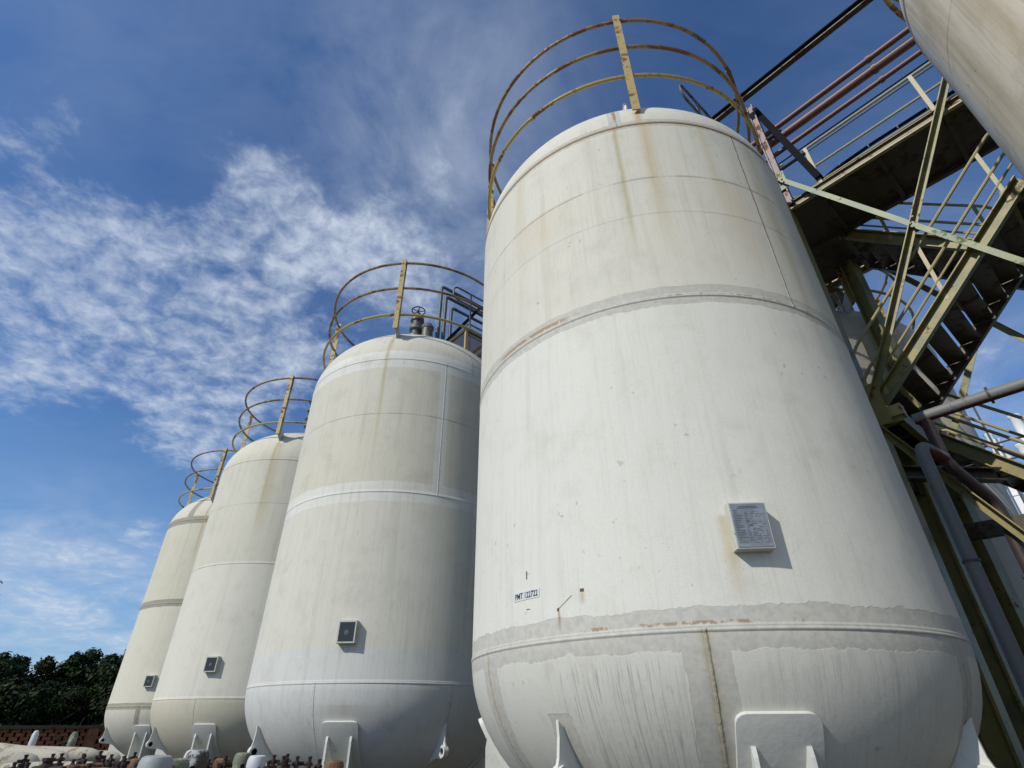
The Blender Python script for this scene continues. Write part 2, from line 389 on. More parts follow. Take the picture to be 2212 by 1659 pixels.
TM['A'] = tank_mat('white_tank_paint_near', (0.625, 0.605, 0.52), (0.665, 0.655, 0.585), (0.60, 0.59, 0.525),
    bands=[(ZB, 0.055, 0.060, 0.055), (ZM, 0.045, 0.050, 0.035), (ZT, 0.03, 0.03, 0.02)],
    vbands=[(-104.5, 4.0, -0.5, ZB, 3), (-155.5, 3.6, -0.5, ZB, 2), (-104, 2.1, ZT, 3.4, 1), (-134.5, 3.0, -0.5, 0.03, 5), (-52, 2.5, -.5, ZB, 2)],
    ridges=[(-104.5, -0.5, ZB, 1), (-155.9, -0.5, ZB, 1), (-52.5, -0.5, ZB, 1), (-66.5, ZM, ZT, 1.0), (-104, ZT, 3.4, .7)],
    stains=[(-104.0, 3.0, ZT - .02, 0.45, BR, 1.2), (-104.6, ZT, 1.60, 0.8, OG, 0.85), (-96.8, 2.9, ZT - .03, 1.2, (0.45, 0.27, 0.10), 0.9), (-95.8, ZT, 1.62, 1.9, TN, 0.65),
            (-78, ZT, 2.0, 1.4, TN, 0.35), (-75, 2.32, 1.60, 4.5, (0.52, 0.40, 0.24), 0.40), (-132, 2.32, 1.95, 10, (0.50, 0.41, 0.24), 0.35), (-140, ZT, 1.9, 2, TN, 0.3),
            (-66.4, ZT, ZM, 0.35, BR, 0.75), (-104.5, ZB, -0.5, 0.9, (0.30, 0.25, 0.15), 0.7), (-155.9, ZB, -0.1, 0.5, TN, 0.6),
            (-97.5, 0.58, ZB + .05, 1.2, TN, 0.75), (-131.5, 0.333, 0.255, 0.28, BR, 0.8), (-125.8, 0.38, 0.33, 0.5, TN, 0.9), (-60, ZT, 0.9, 1.8, OG, 0.4), (-57, 1.0, 0.3, 0.7, OG, 0.35)],
    rusts=[(ZT - .004, 0.014, -170, -50, 1.6), (ZM + .02, 0.014, -150, -125, 0.9), (ZB + 0.017, 0.007, -135, -88, 0.15), (ZM + .004, 0.006, -100, -60, 0.3)],
    lines=[(2.30, 0.008, 0.45), (2.04, 0.005, 0.10)], dirt=0.36, chips=0.5, warm=0.18,
    drips=[(-134, -108, -0.5, ZB - .05, 0.8), (-97, -60, -0.5, ZB - .03, 0.35), (-160, -60, ZB + .1, ZM - .05, 0.10), (-160, -55, ZM + .1, ZT - .03, 0.16)])
TM['B'] = tank_mat('white_tank_paint_second', (0.585, 0.565, 0.47), (0.61, 0.595, 0.51), (0.62, 0.62, 0.58),
    white=[(ZT - .09, ZT + .085, -200, 0, WH), (ZM - .075, ZM + .075, -200, 0, WH), (ZB - .6, ZB + .19, -200, -20, (0.59, 0.595, 0.57)), (ZM - .3, ZB, -200, -150, WH), (ZM, ZT, -66, -61.5, WH)],
    ridges=[(-63.6, ZM, ZT, 1), (-103.9, -.5, ZB, 1), (-51.5, -.5, ZB, 1), (-48, ZT, 3.3, .8)],
    stains=[(-94.5, 3.2, 1.65, 1.0, OG, 0.75), (-93.5, 3.2, 2.8, 0.5, BR, 0.6), (-92, 0.12, 0.03, 9, (0.42, 0.38, 0.30), 0.55)],
    lines=[(2.2, 0.006, 0.4)], dirt=0.5, chips=0.35, warm=0.25, off=7.3, drips=[(-170, -40, -.4, 3.3, .15)])
TM['C'] = tank_mat('white_tank_paint_third', (0.60, 0.58, 0.485), (0.64, 0.62, 0.535), (0.55, 0.52, 0.41),
    ridges=[(-100, -.5, ZB, 1)], stains=[(-91.0, 3.25, 1.60, 1.1, TN, 0.9), (-88.8, 3.0, 1.6, 3.0, OG, 0.5)],
    lines=[(2.2, 0.006, 0.2)], dirt=0.42, chips=0.2, warm=0.25, off=13.1)
TM['D'] = tank_mat('white_tank_paint_fourth', (0.59, 0.565, 0.455), (0.62, 0.595, 0.49), (0.57, 0.555, 0.475),
    bands=[(ZT, 0.06, 0.05, 0.02), (ZM, 0.045, 0.05, 0.02), (ZB, 0.035, 0.035, 0.02)], vbands=[(-106.5, 3.2, ZT, 3.35, 1.5), (-97, 2, -0.3, ZB, 1)],
    ridges=[(-97, -.5, ZB, 1)], stains=[(-91, 3.25, 1.9, 0.9, TN, 0.9), (-102, ZT, 1.7, 0.5, OG, 0.5)], dirt=0.35, chips=0.15, off=21.0, prim=((0.31, 0.29, 0.23), (0.24, 0.225, 0.18)))
TM['E'] = tank_mat('stained_tank_paint', (0.78, 0.69, 0.56), (0.78, 0.71, 0.60), (0.5, 0.5, 0.45), white=[(.0, ZT - .02, -260, -222, (.80, .80, .79))],  # white strip: the lit left edge is put into the colour
    bands=[(ZT, 0.02, 0.02, 0.02)], ridges=[(155, 0, ZT, 1)],
    stains=[(-155, ZT, 1.0, 3.0, (0.40, 0.28, 0.20), 0.55), (-170, ZT, 0.9, 3.5, (0.42, 0.30, 0.20), 0.6), (-140, ZT, 0.8, 3, (0.42, 0.28, 0.2), 0.5), (-182, ZT, 1.2, 1.6, (0.40, 0.30, 0.2), 0.6),
            (-200, ZT, 1.0, 3, (0.42, 0.34, 0.2), 0.6), (-212, ZT, 1.0, 2, (0.38, 0.32, 0.2), 0.6), (-162, 2.3, 1.5, 0.25, (0.3, 0.07, 0.05), .8)],
    lines=[(2.3, 0.005, 0.35)], dirt=0.7, chips=0.9, warm=0.8, off=31.0, drips=[(-230, -120, 0.8, ZT, .25)])
TM['F'] = tank_mat('dull_tank_paint', (0.62, 0.57, 0.47), (0.60, 0.55, 0.46), (0.5, 0.47, 0.40),
    bands=[(ZM, 0.03, 0.03, 0.02)], ridges=[(-90, ZM, ZT, 1)], stains=[(-80, ZT, 1.2, 4, (0.42, 0.31, 0.2), 0.5)], dirt=0.4, chips=0.3, warm=0.5, off=41.0)

# ------------------------------------------------------------------ tank meshes in local metres (origin on the ground under the axis)
def rz_world(r, az, z):      # tank-local metres
    return Vector((r * S * math.cos(R(az)), r * S * math.sin(R(az)), (z - ZG) * S))
def dish(z):                 # radius of the lower dish at height z
    q = (ZB - z) / HD
    return math.sqrt(max(0.0, 1 - q * q))
def shell_mesh():
    prof = []
    for k in range(0, 25): a = -PI / 2 + k / 24 * PI / 2 * 0.955; prof.append((math.cos(a), ZB + HD * math.sin(a)))
    e = 0.0034
    def ridge(z): return [(1, z - .026), (1, z - .013), (1, z - .010), (1 + e * .8, z - .008), (1 + e, z - .004), (1 + e * .9, z - .001), (1 + e * .35, z + .001), (1 + e * .6, z + .004), (1 + e * .55, z + .008), (1, z + .011), (1, z + .014), (1, z + .026)]
    prof += ridge(ZB)
    for k in range(1, 16): prof.append((1, ZB + .03 + (ZM - ZB - .06) * k / 16))
    prof += ridge(ZM)
    for k in range(1, 16): prof.append((1, ZM + .03 + (ZT - ZM - .06) * k / 16))
    prof += ridge(ZT)
    for k in range(1, 25): a = k / 24 * PI / 2; prof.append((math.cos(a) if k < 24 else 0, ZT + HD * math.sin(a)))
    prof[0] = (0, prof[0][1])
    SEG = 160; me = bpy.data.meshes.new('shell'); vs = []; fs = []; uv = []
    nP = len(prof)
    for i, (r, z) in enumerate(prof):
        for k in range(SEG + 1):
            a = -270 + 360 * k / SEG
            vs.append(rz_world(max(r, 1e-4), a, z))
    for i in range(nP - 1):
        for k in range(SEG):
            q = (i * (SEG + 1) + k, i * (SEG + 1) + k + 1, (i + 1) * (SEG + 1) + k + 1, (i + 1) * (SEG + 1) + k)
            fs.append(q)
            for vi in q:
                ii, kk = divmod(vi, SEG + 1); uv += [-270 + 360 * kk / SEG, prof[ii][1]]
    me.from_pydata(vs, [], fs); ul = me.uv_layers.new(name='UVMap'); ul.data.foreach_set('uv', uv)
    for p in me.polygons: p.use_smooth = True
    me.materials.append(TM['A']); return me
def lmesh(name, fn, mat, smooth=False):
    bm = bmesh.new(); fn(bm); bmesh.ops.recalc_face_normals(bm, faces=bm.faces)
    me = bpy.data.meshes.new(name); bm.to_mesh(me); bm.free()
    if smooth:
        for p in me.polygons: p.use_smooth = True
        try: me.set_sharp_from_angle(angle=R(35))
        except Exception: pass
    me.materials.append(mat); return me
ME = {}
ME['shell'] = shell_mesh()
def radial_plate(bm, az, pts, th):
    """plate in the vertical plane of bearing az; pts (r, z) in radii; th metres"""
    t = Vector((-math.sin(R(az)), math.cos(R(az)), 0)) * (th / 2)
    a = [bm.verts.new(rz_world(r, az, z) + t) for r, z in pts]; b = [bm.verts.new(rz_world(r, az, z) - t) for r, z in pts]
    bm.faces.new(a); bm.faces.new(b[::-1]); n = len(pts)
    for i in range(n): bm.faces.new((a[i], b[i], b[(i + 1) % n], a[(i + 1) % n]))
def pad(bm):                       # curved saddle pad with rounded top corners, bearing 0
    hw = 7.1; th = 0.016
    rows = []; NZ = 14
    for j in range(NZ + 1):
        z = (0.032, 0.029, 0.022, 0.012, -0.002)[j] if j < 5 else -0.002 - 0.33 * ((j - 4) / (NZ - 4))
        cut = (1.9, 1.05, 0.42, 0.1, 0.0)[j] if j < 5 else 0
        r = dish(z)
        row = []
        for k in range(9):
            a = (-hw + cut) + 2 * (hw - cut) * k / 8
            a = a / max(r, .35) * 0.93
            row.append((r, a, z))
        rows.append(row)
    def vv(r, a, z, o):
        # offset along the dish normal
        nz = -(ZB - z) / HD / HD; nr = r; L = math.hypot(nz, nr) or 1
        return rz_world(r + o * nr / L, a, z + o * nz / L)
    outer = [[bm.verts.new(vv(*p, th)) for p in row] for row in rows]
    inner = [[bm.verts.new(vv(*p, -0.003)) for p in row] for row in rows]
    for j in range(NZ):
        for k in range(8):
            bm.faces.new((outer[j][k], outer[j][k + 1], outer[j + 1][k + 1], outer[j + 1][k]))
    ring = [(0, k) for k in range(9)] + [(j, 8) for j in range(1, NZ + 1)] + [(NZ, k) for k in range(7, -1, -1)] + [(j, 0) for j in range(NZ - 1, 0, -1)]
    for i in range(len(ring)):
        a = ring[i]; b = ring[(i + 1) % len(ring)]
        bm.faces.new((outer[a[0]][a[1]], outer[b[0]][b[1]], inner[b[0]][b[1]], inner[a[0]][a[1]]))
ME['pad'] = lmesh('saddle_pad', pad, M['white'], True)
def gus(bm, a):
    zs = [-0.055 - 0.04 * k for k in range(8)]
    pts = [(0.928, -0.052), (0.935, ZG)]
    pts += [(0.60, ZG)] + [(dish(z) + .004, z) for z in zs[::-1]]
    pts[0] = (dish(-0.05) + 0.022, -0.05)
    pts.insert(1, (0.935, -0.075))
    radial_plate(bm, a, pts, 0.028)
ME['gusL'] = lmesh('gusset', lambda bm: gus(bm, -4.6), M['white'])
ME['gusR'] = lmesh('gusset', lambda bm: gus(bm, 4.6), M['white'])
def web(bm):
    a0, a1 = -4.3, 4.3; z1 = -0.16
    for (r0, r1) in ((0.80, 0.812),):
        v = [rz_world(r, a, z) for r in (r0, r1) for a, z in ((a0, ZG), (a1, ZG), (a1, z1), (a0, z1))]
        v = [bm.verts.new(p) for p in v]
        for f in ((0, 1, 2, 3), (7, 6, 5, 4), (0, 4, 5, 1), (1, 5, 6, 2), (2, 6, 7, 3), (3, 7, 4, 0)): bm.faces.new([v[i] for i in f])
ME['web'] = lmesh('web_plate', web, M['white'])
def lug(bm):
    pts = [(dish(0.016) + .014, 0.016), (0.957, -0.03), (0.963, -0.085), (0.974, -0.115), (0.975, -0.15), (0.958, -0.168), (0.93, -0.172), (0.86, -0.175), (dish(-0.20) + .0, -0.205)]
    pts += [(dish(z) - .003, z) for z in (-0.16, -0.12, -0.08, -0.04, -0.01)]
    radial_plate(bm, 0, pts, 0.022)
ME['lug'] = lmesh('lug', lug, M['white'])
def eye(bm):
    c = rz_world(0.948, 0, -0.135); pts = []
    for s in (-1, 1):
        pass
    seg = 18
    for (ro, ri) in ((0.034 * S, 0.020 * S),):
        rings = []
        for y, r in ((-0.035, ri), (-0.035, ro), (0.035, ro), (0.035, ri)):
            rings.append([bm.verts.new(c + Vector((r * math.cos(2 * PI * k / seg), y, r * math.sin(2 * PI * k / seg)))) for k in range(seg)])
        for i in range(4):
            A, B = rings[i], rings[(i + 1) % 4]
            for k in range(seg): bm.faces.new((A[k], A[(k + 1) % seg], B[(k + 1) % seg], B[k]))
ME['eye'] = lmesh('lug_eye', eye, M['white'], True)
def eyehole(bm):
    c = rz_world(0.948, 0, -0.135); seg = 16
    for y in (-0.0125, 0.0125):
        vs = [bm.verts.new(c + Vector((0.0205 * S * math.cos(2 * PI * k / seg), y, 0.0205 * S * math.sin(2 * PI * k / seg)))) for k in range(seg)]
        bm.faces.new(vs)
ME['eyehole'] = lmesh('eye_hole', eyehole, M['black'])
RR = 0.985
def ring_fn(z):
    def f(bm):
        rr = random.Random(int(z * 100))
        tube(bm, [rz_world(RR + .003 * math.sin(3 * a / 40.0 + z), a, z + .004 * math.sin(a / 25.0 + z * 3)) for a in range(-180, 180, 4)], 0.0125 * S, 8, closed=True)
        for k in range(3):
            a0 = rr.uniform(-180, 180); tube(bm, [rz_world(RR, a, z) for a in (a0, a0 + 1, a0 + 2)], 0.0155 * S, 8)
    return f
for i, z in enumerate((3.27, 3.605, 3.94)): ME['ring%d' % i] = lmesh('rail', ring_fn(z), M['rail'] if i else M['yellow'], True)
def post_fn(z0):
    def f(bm):
        n = Vector((1, 0, 0))
        box_between(bm, rz_world(RR + .018, 0, z0), rz_world(RR + .018, 0, 3.975), 0.044 * S, 0.008 * S, n)
        o = Vector((0, 0.018 * S, 0))
        box_between(bm, rz_world(RR - .006, 0, z0) + o, rz_world(RR - .006, 0, 3.975) + o, 0.008 * S, 0.040 * S, n)
    return f
ME['post'] = lmesh('post', post_fn(3.10), M['post_rust']); ME['postA'] = lmesh('post', post_fn(2.885), M['post_rust'])
ME['foot'] = lmesh('foot_bracket', lambda bm: radial_plate(bm, 0, [(RR, 3.28), (RR, 3.10), (0.90, 3.04), (0.82, 3.14), (0.84, 3.17), (0.93, 3.22)], 0.02), M['dimwhite'])
def hook(bm):
    p = bend([rz_world(0.86, 0, 3.09), rz_world(0.875, 0, 3.16), rz_world(0.845, 0, 3.20), rz_world(0.80, 0, 3.15)], 0.08, 4); tube(bm, p, 0.022, 8)
ME['hook'] = lmesh('lifting_hook', hook, M['white'], True)
def valve_body(bm):
    c = rz_world(0, 0, 3.42)
    lathe(bm, [(0, 0), (.16, 0), (.16, .06), (.09, .08), (.09, .55), (.17, .56), (.17, .64), (.10, .66), (.12, .80), (.17, .82), (.17, .90), (.10, .92), (.12, 1.08), (.16, 1.10), (.16, 1.18), (.07, 1.2), (.05, 1.36), (0, 1.36)], c + Vector((-.12, -.1, 0)), 20)
ME['valve'] = lmesh('valve_body', valve_body, M['valve'], True)
def handwheel(bm):
    c = rz_world(0, 0, 3.42) + Vector((-.12, -.1, 1.44)); r = 0.16
    tube(bm, [c + Vector((r * math.cos(a), r * math.sin(a), 0)) for a in [2 * PI * k / 20 for k in range(20)]], 0.014, 6, closed=True)
    for k in range(5): a = 2 * PI * k / 5; tube(bm, [c - Vector((0, 0, .03)), c + Vector((r * math.cos(a), r * math.sin(a), 0))], 0.010, 6)
    tube(bm, [c - Vector((0, 0, .12)), c + Vector((0, 0, .03))], 0.018, 8)
ME['wheel'] = lmesh('handwheel', handwheel, M['black'], True)
ME['can'] = lmesh('relief_valve', lambda bm: lathe(bm, [(0, 0), (.13, 0), (.13, .80), (.15, .82), (.15, .86), (.10, .95), (0, .98)], rz_world(0, 0, 3.42) + Vector((.16, -.16, 0)), 20), M['valve'], True)
# name-plate box, facing bearing 0
def nbox(bm, w, h, d):
    r0 = 1.0 - 0.006
    for (x0, x1, ww, hh) in ((r0, 1 + d, w, h),):
        v = [rz_world(0, 0, 0.53) + Vector((x * S, sy * ww * S / 2, sz * hh * S / 2)) for x in (x0, x1) for sy, sz in ((-1, -1), (1, -1), (1, 1), (-1, 1))]
        v = [bm.verts.new(p) for p in v]
        for f in ((3, 2, 1, 0), (4, 5, 6, 7), (0, 1, 5, 4), (1, 2, 6, 5), (2, 3, 7, 6), (3, 0, 4, 7)): bm.faces.new([v[i] for i in f])
    bmesh.ops.bevel(bm, geom=bm.edges[:], offset=0.004, segments=1, affect='EDGES')
ME['nboxA'] = lmesh('box_body', lambda bm: nbox(bm, 0.118, 0.150, 0.040), M['dimwhite'])
ME['nbox'] = lmesh('box_body', lambda bm: nbox(bm, 0.125, 0.140, 0.045), M['dimwhite'])
def face_plate(bm, w, h, d, dd=0.004):
    v = [rz_world(0, 0, 0.53) + Vector(((1 + d) * S + dx_, sy * w * S / 2, sz * h * S / 2)) for dx_ in (-.002, dd) for sy, sz in ((-1, -1), (1, -1), (1, 1), (-1, 1))]
    v = [bm.verts.new(p) for p in v]
    for f in ((3, 2, 1, 0), (4, 5, 6, 7), (0, 1, 5, 4), (1, 2, 6, 5), (2, 3, 7, 6), (3, 0, 4, 7)): bm.faces.new([v[i] for i in f])
ME['npA'] = lmesh('name_plate', lambda bm: face_plate(bm, 0.106, 0.138, 0.040), M['plate'])
ME['np'] = lmesh('glass_front', lambda bm: face_plate(bm, 0.102, 0.116, 0.045), M['glass'])
def dial(bm):
    x = (1.045) * S + .0065; c = rz_world(0, 0, .53)
    for y0, z0, r in ((.0, -.004, .016),):
        bm.faces.new([bm.verts.new(c + Vector((x, (y0 + r * math.cos(q)) * S, (z0 + r * math.sin(q)) * S))) for q in [2 * PI * k / 12 for k in range(12)]])
ME['dial'] = lmesh('gauge_dial', dial, M['greypipe'])
def prints(bm):
    rr = random.Random(4); x = (1 + 0.040) * S + 0.0055; c = rz_world(0, 0, 0.53)
    def q(y0, y1, z, h):
        v = [bm.verts.new(c + Vector((x, y * S, zz * S))) for y, zz in ((y0, z), (y1, z), (y1, z + h), (y0, z + h))]; bm.faces.new(v)
    q(-.028, .028, .058, .0026); q(-.034, .034, .0535, .0018)
    for k in range(20):
        z = .046 - k * .0054
        q(-.048, -.048 + rr.uniform(.010, .030), z, .0017)
        if k > 0:
            y = -.014
            while y < .044:
                w = rr.uniform(.002, .016); 
                if rr.random() < .75: q(y, min(y + w, .047), z, .0011)
                y += w + rr.uniform(.001, .007)
    q(-.012, -.004, .008, .006); q(-.006, .004, -.004, .005); q(.004, .010, -.016, .005)
ME['prints'] = lmesh('printed_text', prints, M['print'])

def link(me, name, parent, rot=0.0, mat=None, label=None):
    o = bpy.data.objects.new(name, me); COL.objects.link(o); o.parent = parent; o.rotation_euler = (0, 0, rot)
    if mat is not None: o.material_slots[0].link = 'OBJECT'; o.material_slots[0].material = mat
    if label: o['label'] = label
    return o
def sub_empty(name, parent):
    o = bpy.data.objects.new(name, None); COL.objects.link(o); o.parent = parent; return o
def tank(key, label, front=-94, visible_valve=True, lugs=(41, 139, 221, 319), thin=False):
    x, y = TANK[key]
    t = empty('storage_tank', (x * S, y * S, 0), label, 'storage tank', 'white storage tanks standing in rows')
    link(ME['shell'], 'shell', t, 0, TM[key])
    for k in range(4):
        a = R(front + 90 * k - (1.2 if key == 'A' else 0)); leg = sub_empty('leg', t)
        link(ME['pad'], 'saddle_pad', leg, a); link(ME['gusL'], 'gusset', leg, a); link(ME['gusR'], 'gusset', leg, a); link(ME['web'], 'web_plate', leg, a)
    for l in lugs:
        a = R(front + l); lg = link(ME['lug'], 'lifting_lug', t, a)
        e = link(ME['eye'], 'eye_ring', lg, 0); link(ME['eyehole'], 'eye_hole', lg, 0)
    g = sub_empty('guard_rail', t)
    for i in range(3): link(ME['ring%d' % i], 'rail', g, R(37 * ord(key[0]) % 360), M['railthin'] if thin else None)
    f2 = -96.8 if key == 'A' else front + .5
    for k in range(4):
        a = R(f2 + 90 * k if k != 3 else f2 - 90)
        if key == 'E' and k in (0,1): continue
        link(ME['postA'] if key == 'A' else ME['post'], 'post', g, a)
        if key != 'A': link(ME['foot'], 'foot_bracket', g, a)
    hk = link(ME['hook'], 'lifting_hook', t, R(f2 - 1.5))
    v = link(ME['valve'], 'valve', t, 0); link(ME['wheel'], 'handwheel', v, 0)
    link(ME['can'], 'relief_valve', t, 0)
    return t
tA = tank('A', 'largest nearest white tank with number sticker and grey name plate box', -94)
tB = tank('B', 'second tank, smooth white painted bands, directly left of the nearest one', -93)
tC = tank('C', 'third tank in the row, plain thin seams and one brown streak', -92.5)
tD = tank('D', 'farthest and leftmost tank with greyish brown seam bands', -92)
tE = tank('E', 'dirty stained tank bulging in from the upper right corner', -94)
tF = tank('F', 'shaded tank in the back row seen through the stair tower', -94)
def nameplate(t, front, A=False):
    b = link(ME['nboxA' if A else 'nbox'], 'name_plate_box', t, R(front)); link(ME['npA' if A else 'np'], 'name_plate' if A else 'glass_front', b, 0)
    if A: link(ME['prints'], 'printed_text', b, 0)
    else:
        def clip(bm): box_between(bm, rz_world(1.012, 0, .53) + Vector((0, .068 * S, .03 * S)), rz_world(1.012, 0, .53) + Vector((0, .068 * S, .052 * S)), 0.02, 0.012, Vector((1, 0, 0)))
        link(ME['dial'], 'gauge_dial', b, 0)
        link(lmesh('latch', clip, M['white']), 'latch', b, 0)
nameplate(tA, -93.8, True); nameplate(tB, -93.6); nameplate(tC, -94.9); nameplate(tD, -93.9)

# number sticker on tank A (curved with the shell)
def on_shell(a, z, off): return Vector((0, 0, 0)) + rz_world(1 + off / S, a, z)
bm = bmesh.new(); K = 12; rows = []
for off, zz in ((0.0005, .3855), (0.003, .3862), (0.003, .4175), (0.0005, .4182)):
    rows.append([bm.verts.new(on_shell(-144.3 + 8.0 * k / K, zz, off)) for k in range(K + 1)])
for A_, B_ in zip(rows, rows[1:]):
    for k in range(K): bm.faces.new((A_[k], A_[k + 1], B_[k + 1], B_[k]))
me = bpy.data.meshes.new('number_sticker'); bm.to_mesh(me); bm.free(); me.materials.append(M['sticker'])
stick = link(me, 'number_sticker', tA)
cu = bpy.data.curves.new('lettering', 'FONT'); cu.body = 'PMT 122722'; cu.size = 1; cu.offset = 0.016; cu.resolution_u = 3
to = bpy.data.objects.new('tmp', cu); COL.objects.link(to)
bpy.context.view_layer.update()
me = bpy.data.meshes.new_from_object(to.evaluated_get(bpy.context.evaluated_depsgraph_get()))
bpy.data.objects.remove(to)
xs = [v.co.x for v in me.vertices]; ys = [v.co.y for v in me.vertices]; x0, x1, y0, y1 = min(xs), max(xs), min(ys), max(ys)
for v in me.vertices:
    v.co = on_shell(-143.8 + 7.05 * (v.co.x - x0) / (x1 - x0), 0.391 + 0.0215 * (v.co.y - y0) / (y1 - y0), 0.0045)
me.materials.clear(); me.materials.append(M['ink'])
link(me, 'lettering', stick)
# small scratched bar and thermowell stub marks
def scr(bm):
    for (a0, z0, a1, z1, w) in ((-131.5, .335, -128.2,   .372, .003), (-140.2, .352, -139.2, .352, .004)):
        box_between(bm, on_shell(a0, z0, .001), on_shell(a1, z1, .001), w, w)
    for (a, z, w, h) in ((-125.9, .384, .03, .02), (-131.6, .333, .016, .02), (-140.0, .47, .010, .06)):
        c = on_shell(a, z, 0.0); t_ = Vector((-math.sin(R(a)), math.cos(R(a)), 0)) * w / 2
        box_between(bm, c - t_, c + t_, .006, h, Vector((0, 0, 1)))
link(lmesh('old_bracket_stubs', scr, M['brownsteel']), 'old_bracket_stubs', tA)

# ------------------------------------------------------------------ steelwork between the rows
def part(name, fn, mat, parent, smooth=False):
    bm = bmesh.new(); fn(bm); bmesh.ops.recalc_face_normals(bm, faces=bm.faces)
    return mesh_obj(name, bm, mat, parent, smooth=smooth)
UP = Vector((0, 0, 1))
S1, S2, S3 = 3.58, 4.15, 4.20
S4 = 4.72
TL, TR_ = 0.795, -0.53
ZC = 3.5
tower = empty('stair_tower', W(0.15, 4.15, ZG), 'yellow green steel stair tower with crossed braces between the tanks', 'stair tower')
for t, s, z1 in ((TL, S1, 3.5), (.805, S2, 1.6), (TR_, S1, 3.5), (TR_ - .02, S4, 3.5)):
    part('column', lambda bm: hbeam(bm, W(t, s, ZG), W(t, s, z1), 0.14 * S, 0.13 * S, 0.03, U), M['olive'], tower)
part('column', lambda bm: hbeam(bm, W(0.685, 4.55, ZG), W(0.685, 4.55, ZC - .03), 0.10 * S, 0.10 * S, 0.025, (U + N * .3)), M['olive'], tower)
# upper part of the near left column: faded pink primer, carries the overhead beam
part('column_top', lambda bm: hbeam(bm, W(0.715, S1 - .03, ZC), W(0.715, S1 - .03, 4.85), 0.05 * S, 0.055 * S, 0.02, U), M['pinkrust'], tower)
def gus_br(bm):
    a = W(0.69, S1, 4.80); b = W(0.47, S1, 3.60); box_between(bm, a, b, 0.05 * S, 0.055 * S, N)
part('knee_brace', gus_br, M['black'], tower)
for z, dt in ((4.35, .56), (4.12, .57), (3.93, .545)):
    part('rung', lambda bm: box_between(bm, W(0.70, S1, z), W(dt + (z - 4.3) * .17, S1, z), 0.03, 0.05, UP), M['black'], tower)
# crossed braces
part('brace', lambda bm: angle_bar(bm, W(-0.47, S1 - .05, 3.75), W(0.735, S1 - .05, 1.63), 0.038 * S, 0.014, -N), M['yellow'] , tower).data.materials[0] = M['olive']
part('brace', lambda bm: angle_bar(bm, W(0.735, S1 - .075, 3.81), W(-0.45, S1 - .075, 1.69), 0.036 * S, 0.014, N), M['green'], tower)
part('brace', lambda bm: angle_bar(bm, W(0.78, S1 - .06, 1.565), W(-0.45, S1 - .06, -0.77), 0.045 * S, 0.014, -N), M['olive'], tower)
part('brace', lambda bm: angle_bar(bm, W(-0.45, S1 - .05, 1.60), W(0.78, S1 - .05, -0.70), 0.045 * S, 0.014, N), M['olive'], tower)
part('brace', lambda bm: angle_bar(bm, W(0.67, 4.80, 3.82), W(-0.45, 4.80, 1.49), 0.045 * S, 0.014, N), M['olive'], tower)
part('brace', lambda bm: angle_bar(bm, W(-0.45, 4.78, 3.47), W(0.67, 4.78, 1.66), 0.045 * S, 0.014, N), M['olive'], tower)
part('gusset_plate', lambda bm: box_between(bm, W(.74, S1 - .06, 1.50), W(.74, S1 - .06, 1.78), 0.16 * S, 0.012, N), M['olive'], tower)
part('gusset_plate', lambda bm: box_between(bm, W(.125, S1 - .036, 2.67), W(.125, S1 - .036, 2.75), 0.05 * S, 0.012, N), M['green'], tower)
def bolts(bm):
    for t, z, s in ((.125, 2.70, .10), (.10, 2.74, .10), (.70, 1.70, .075), (.675, 1.745, .075), (.72, 3.76, .095), (.69, 3.72, .095), (.74, 1.53, .075), (.71, 1.47, .075), (-.40, 1.78, .095)):
        c = W(t, S1 - s, z); tube(bm, [c, c - N * .03], .016, 6)
part('bolts', bolts, M['brownsteel'], tower)
part('gusset_plate', lambda bm: box_between(bm, W(.72, S1 - .05, 3.66), W(.72, S1 - .05, 3.86), 0.10 * S, 0.012, N), M['green'], tower)

def flight(t0, z0, t1, z1, sa, sb, n, rails, name='stair_flight', posts=(), rail_ext=0):
    f = sub_empty(name, tower); f.location = W(t0, sa, z0) - wloc(tower)
    dz = (z1 - z0) / (t1 - t0)
    part('stringer', lambda bm: chan(bm, W(t0, sa, z0), W(t1, sa, z1), 0.085 * S, 0.034 * S, 0.016, -N), M['olive'], f)
    part('stringer', lambda bm: chan(bm, W(t0, sb, z0), W(t1, sb, z1), 0.085 * S, 0.030 * S, 0.016, N), M['darksteel'], f)
    sg = 1 if t1 > t0 else -1
    for k in range(n):
        q = (k + 0.5) / n; t = t0 + (t1 - t0) * q; z = z0 + (z1 - z0) * q
        def tr(bm):
            box_between(bm, W(t, sa + .012, z), W(t, sb - .012, z), 0.108 * S, 0.012, UP)
            e = t - sg * 0.049; box_between(bm, W(e, sa + .012, z - .012), W(e, sb - .012, z - .012), 0.012, 0.024 * S, UP)
        part('tread', tr, M['darksteel'], f)
    for s in rails:
        part('handrail', lambda bm: [tube(bm, bend([W(t0 - sg * .07, s, z0 + o - dz * sg * .02 - .09), W(t0 + sg * .0, s, z0 + o), W(t1, s, z1 + o), W(t1 + sg * .05, s, z1 + o)], .08, 4), 0.0105 * S, 8) for o in (.24, .44)]
             + [tube(bm, [W(t0, s, z0 + .14), W(t1, s, z1 + .14)], 0.008 * S, 8)]
             + [box_between(bm, W(t, s, z0 + dz * (t - t0)), W(t, s, z0 + dz * (t - t0) + .44), 0.022 * S, 0.010 * S, N) for t in posts], M['cream'], f, True)
    return f
flight(0.69, 1.66, -0.42, 2.68, S1, S2, 10, (S1,), posts=(.64, .16, -.32))
flight(-0.24, 2.66, 0.58, 3.50, S3, S4 - .02, 8, (S3, S4 - .02), posts=(-.2, .3))
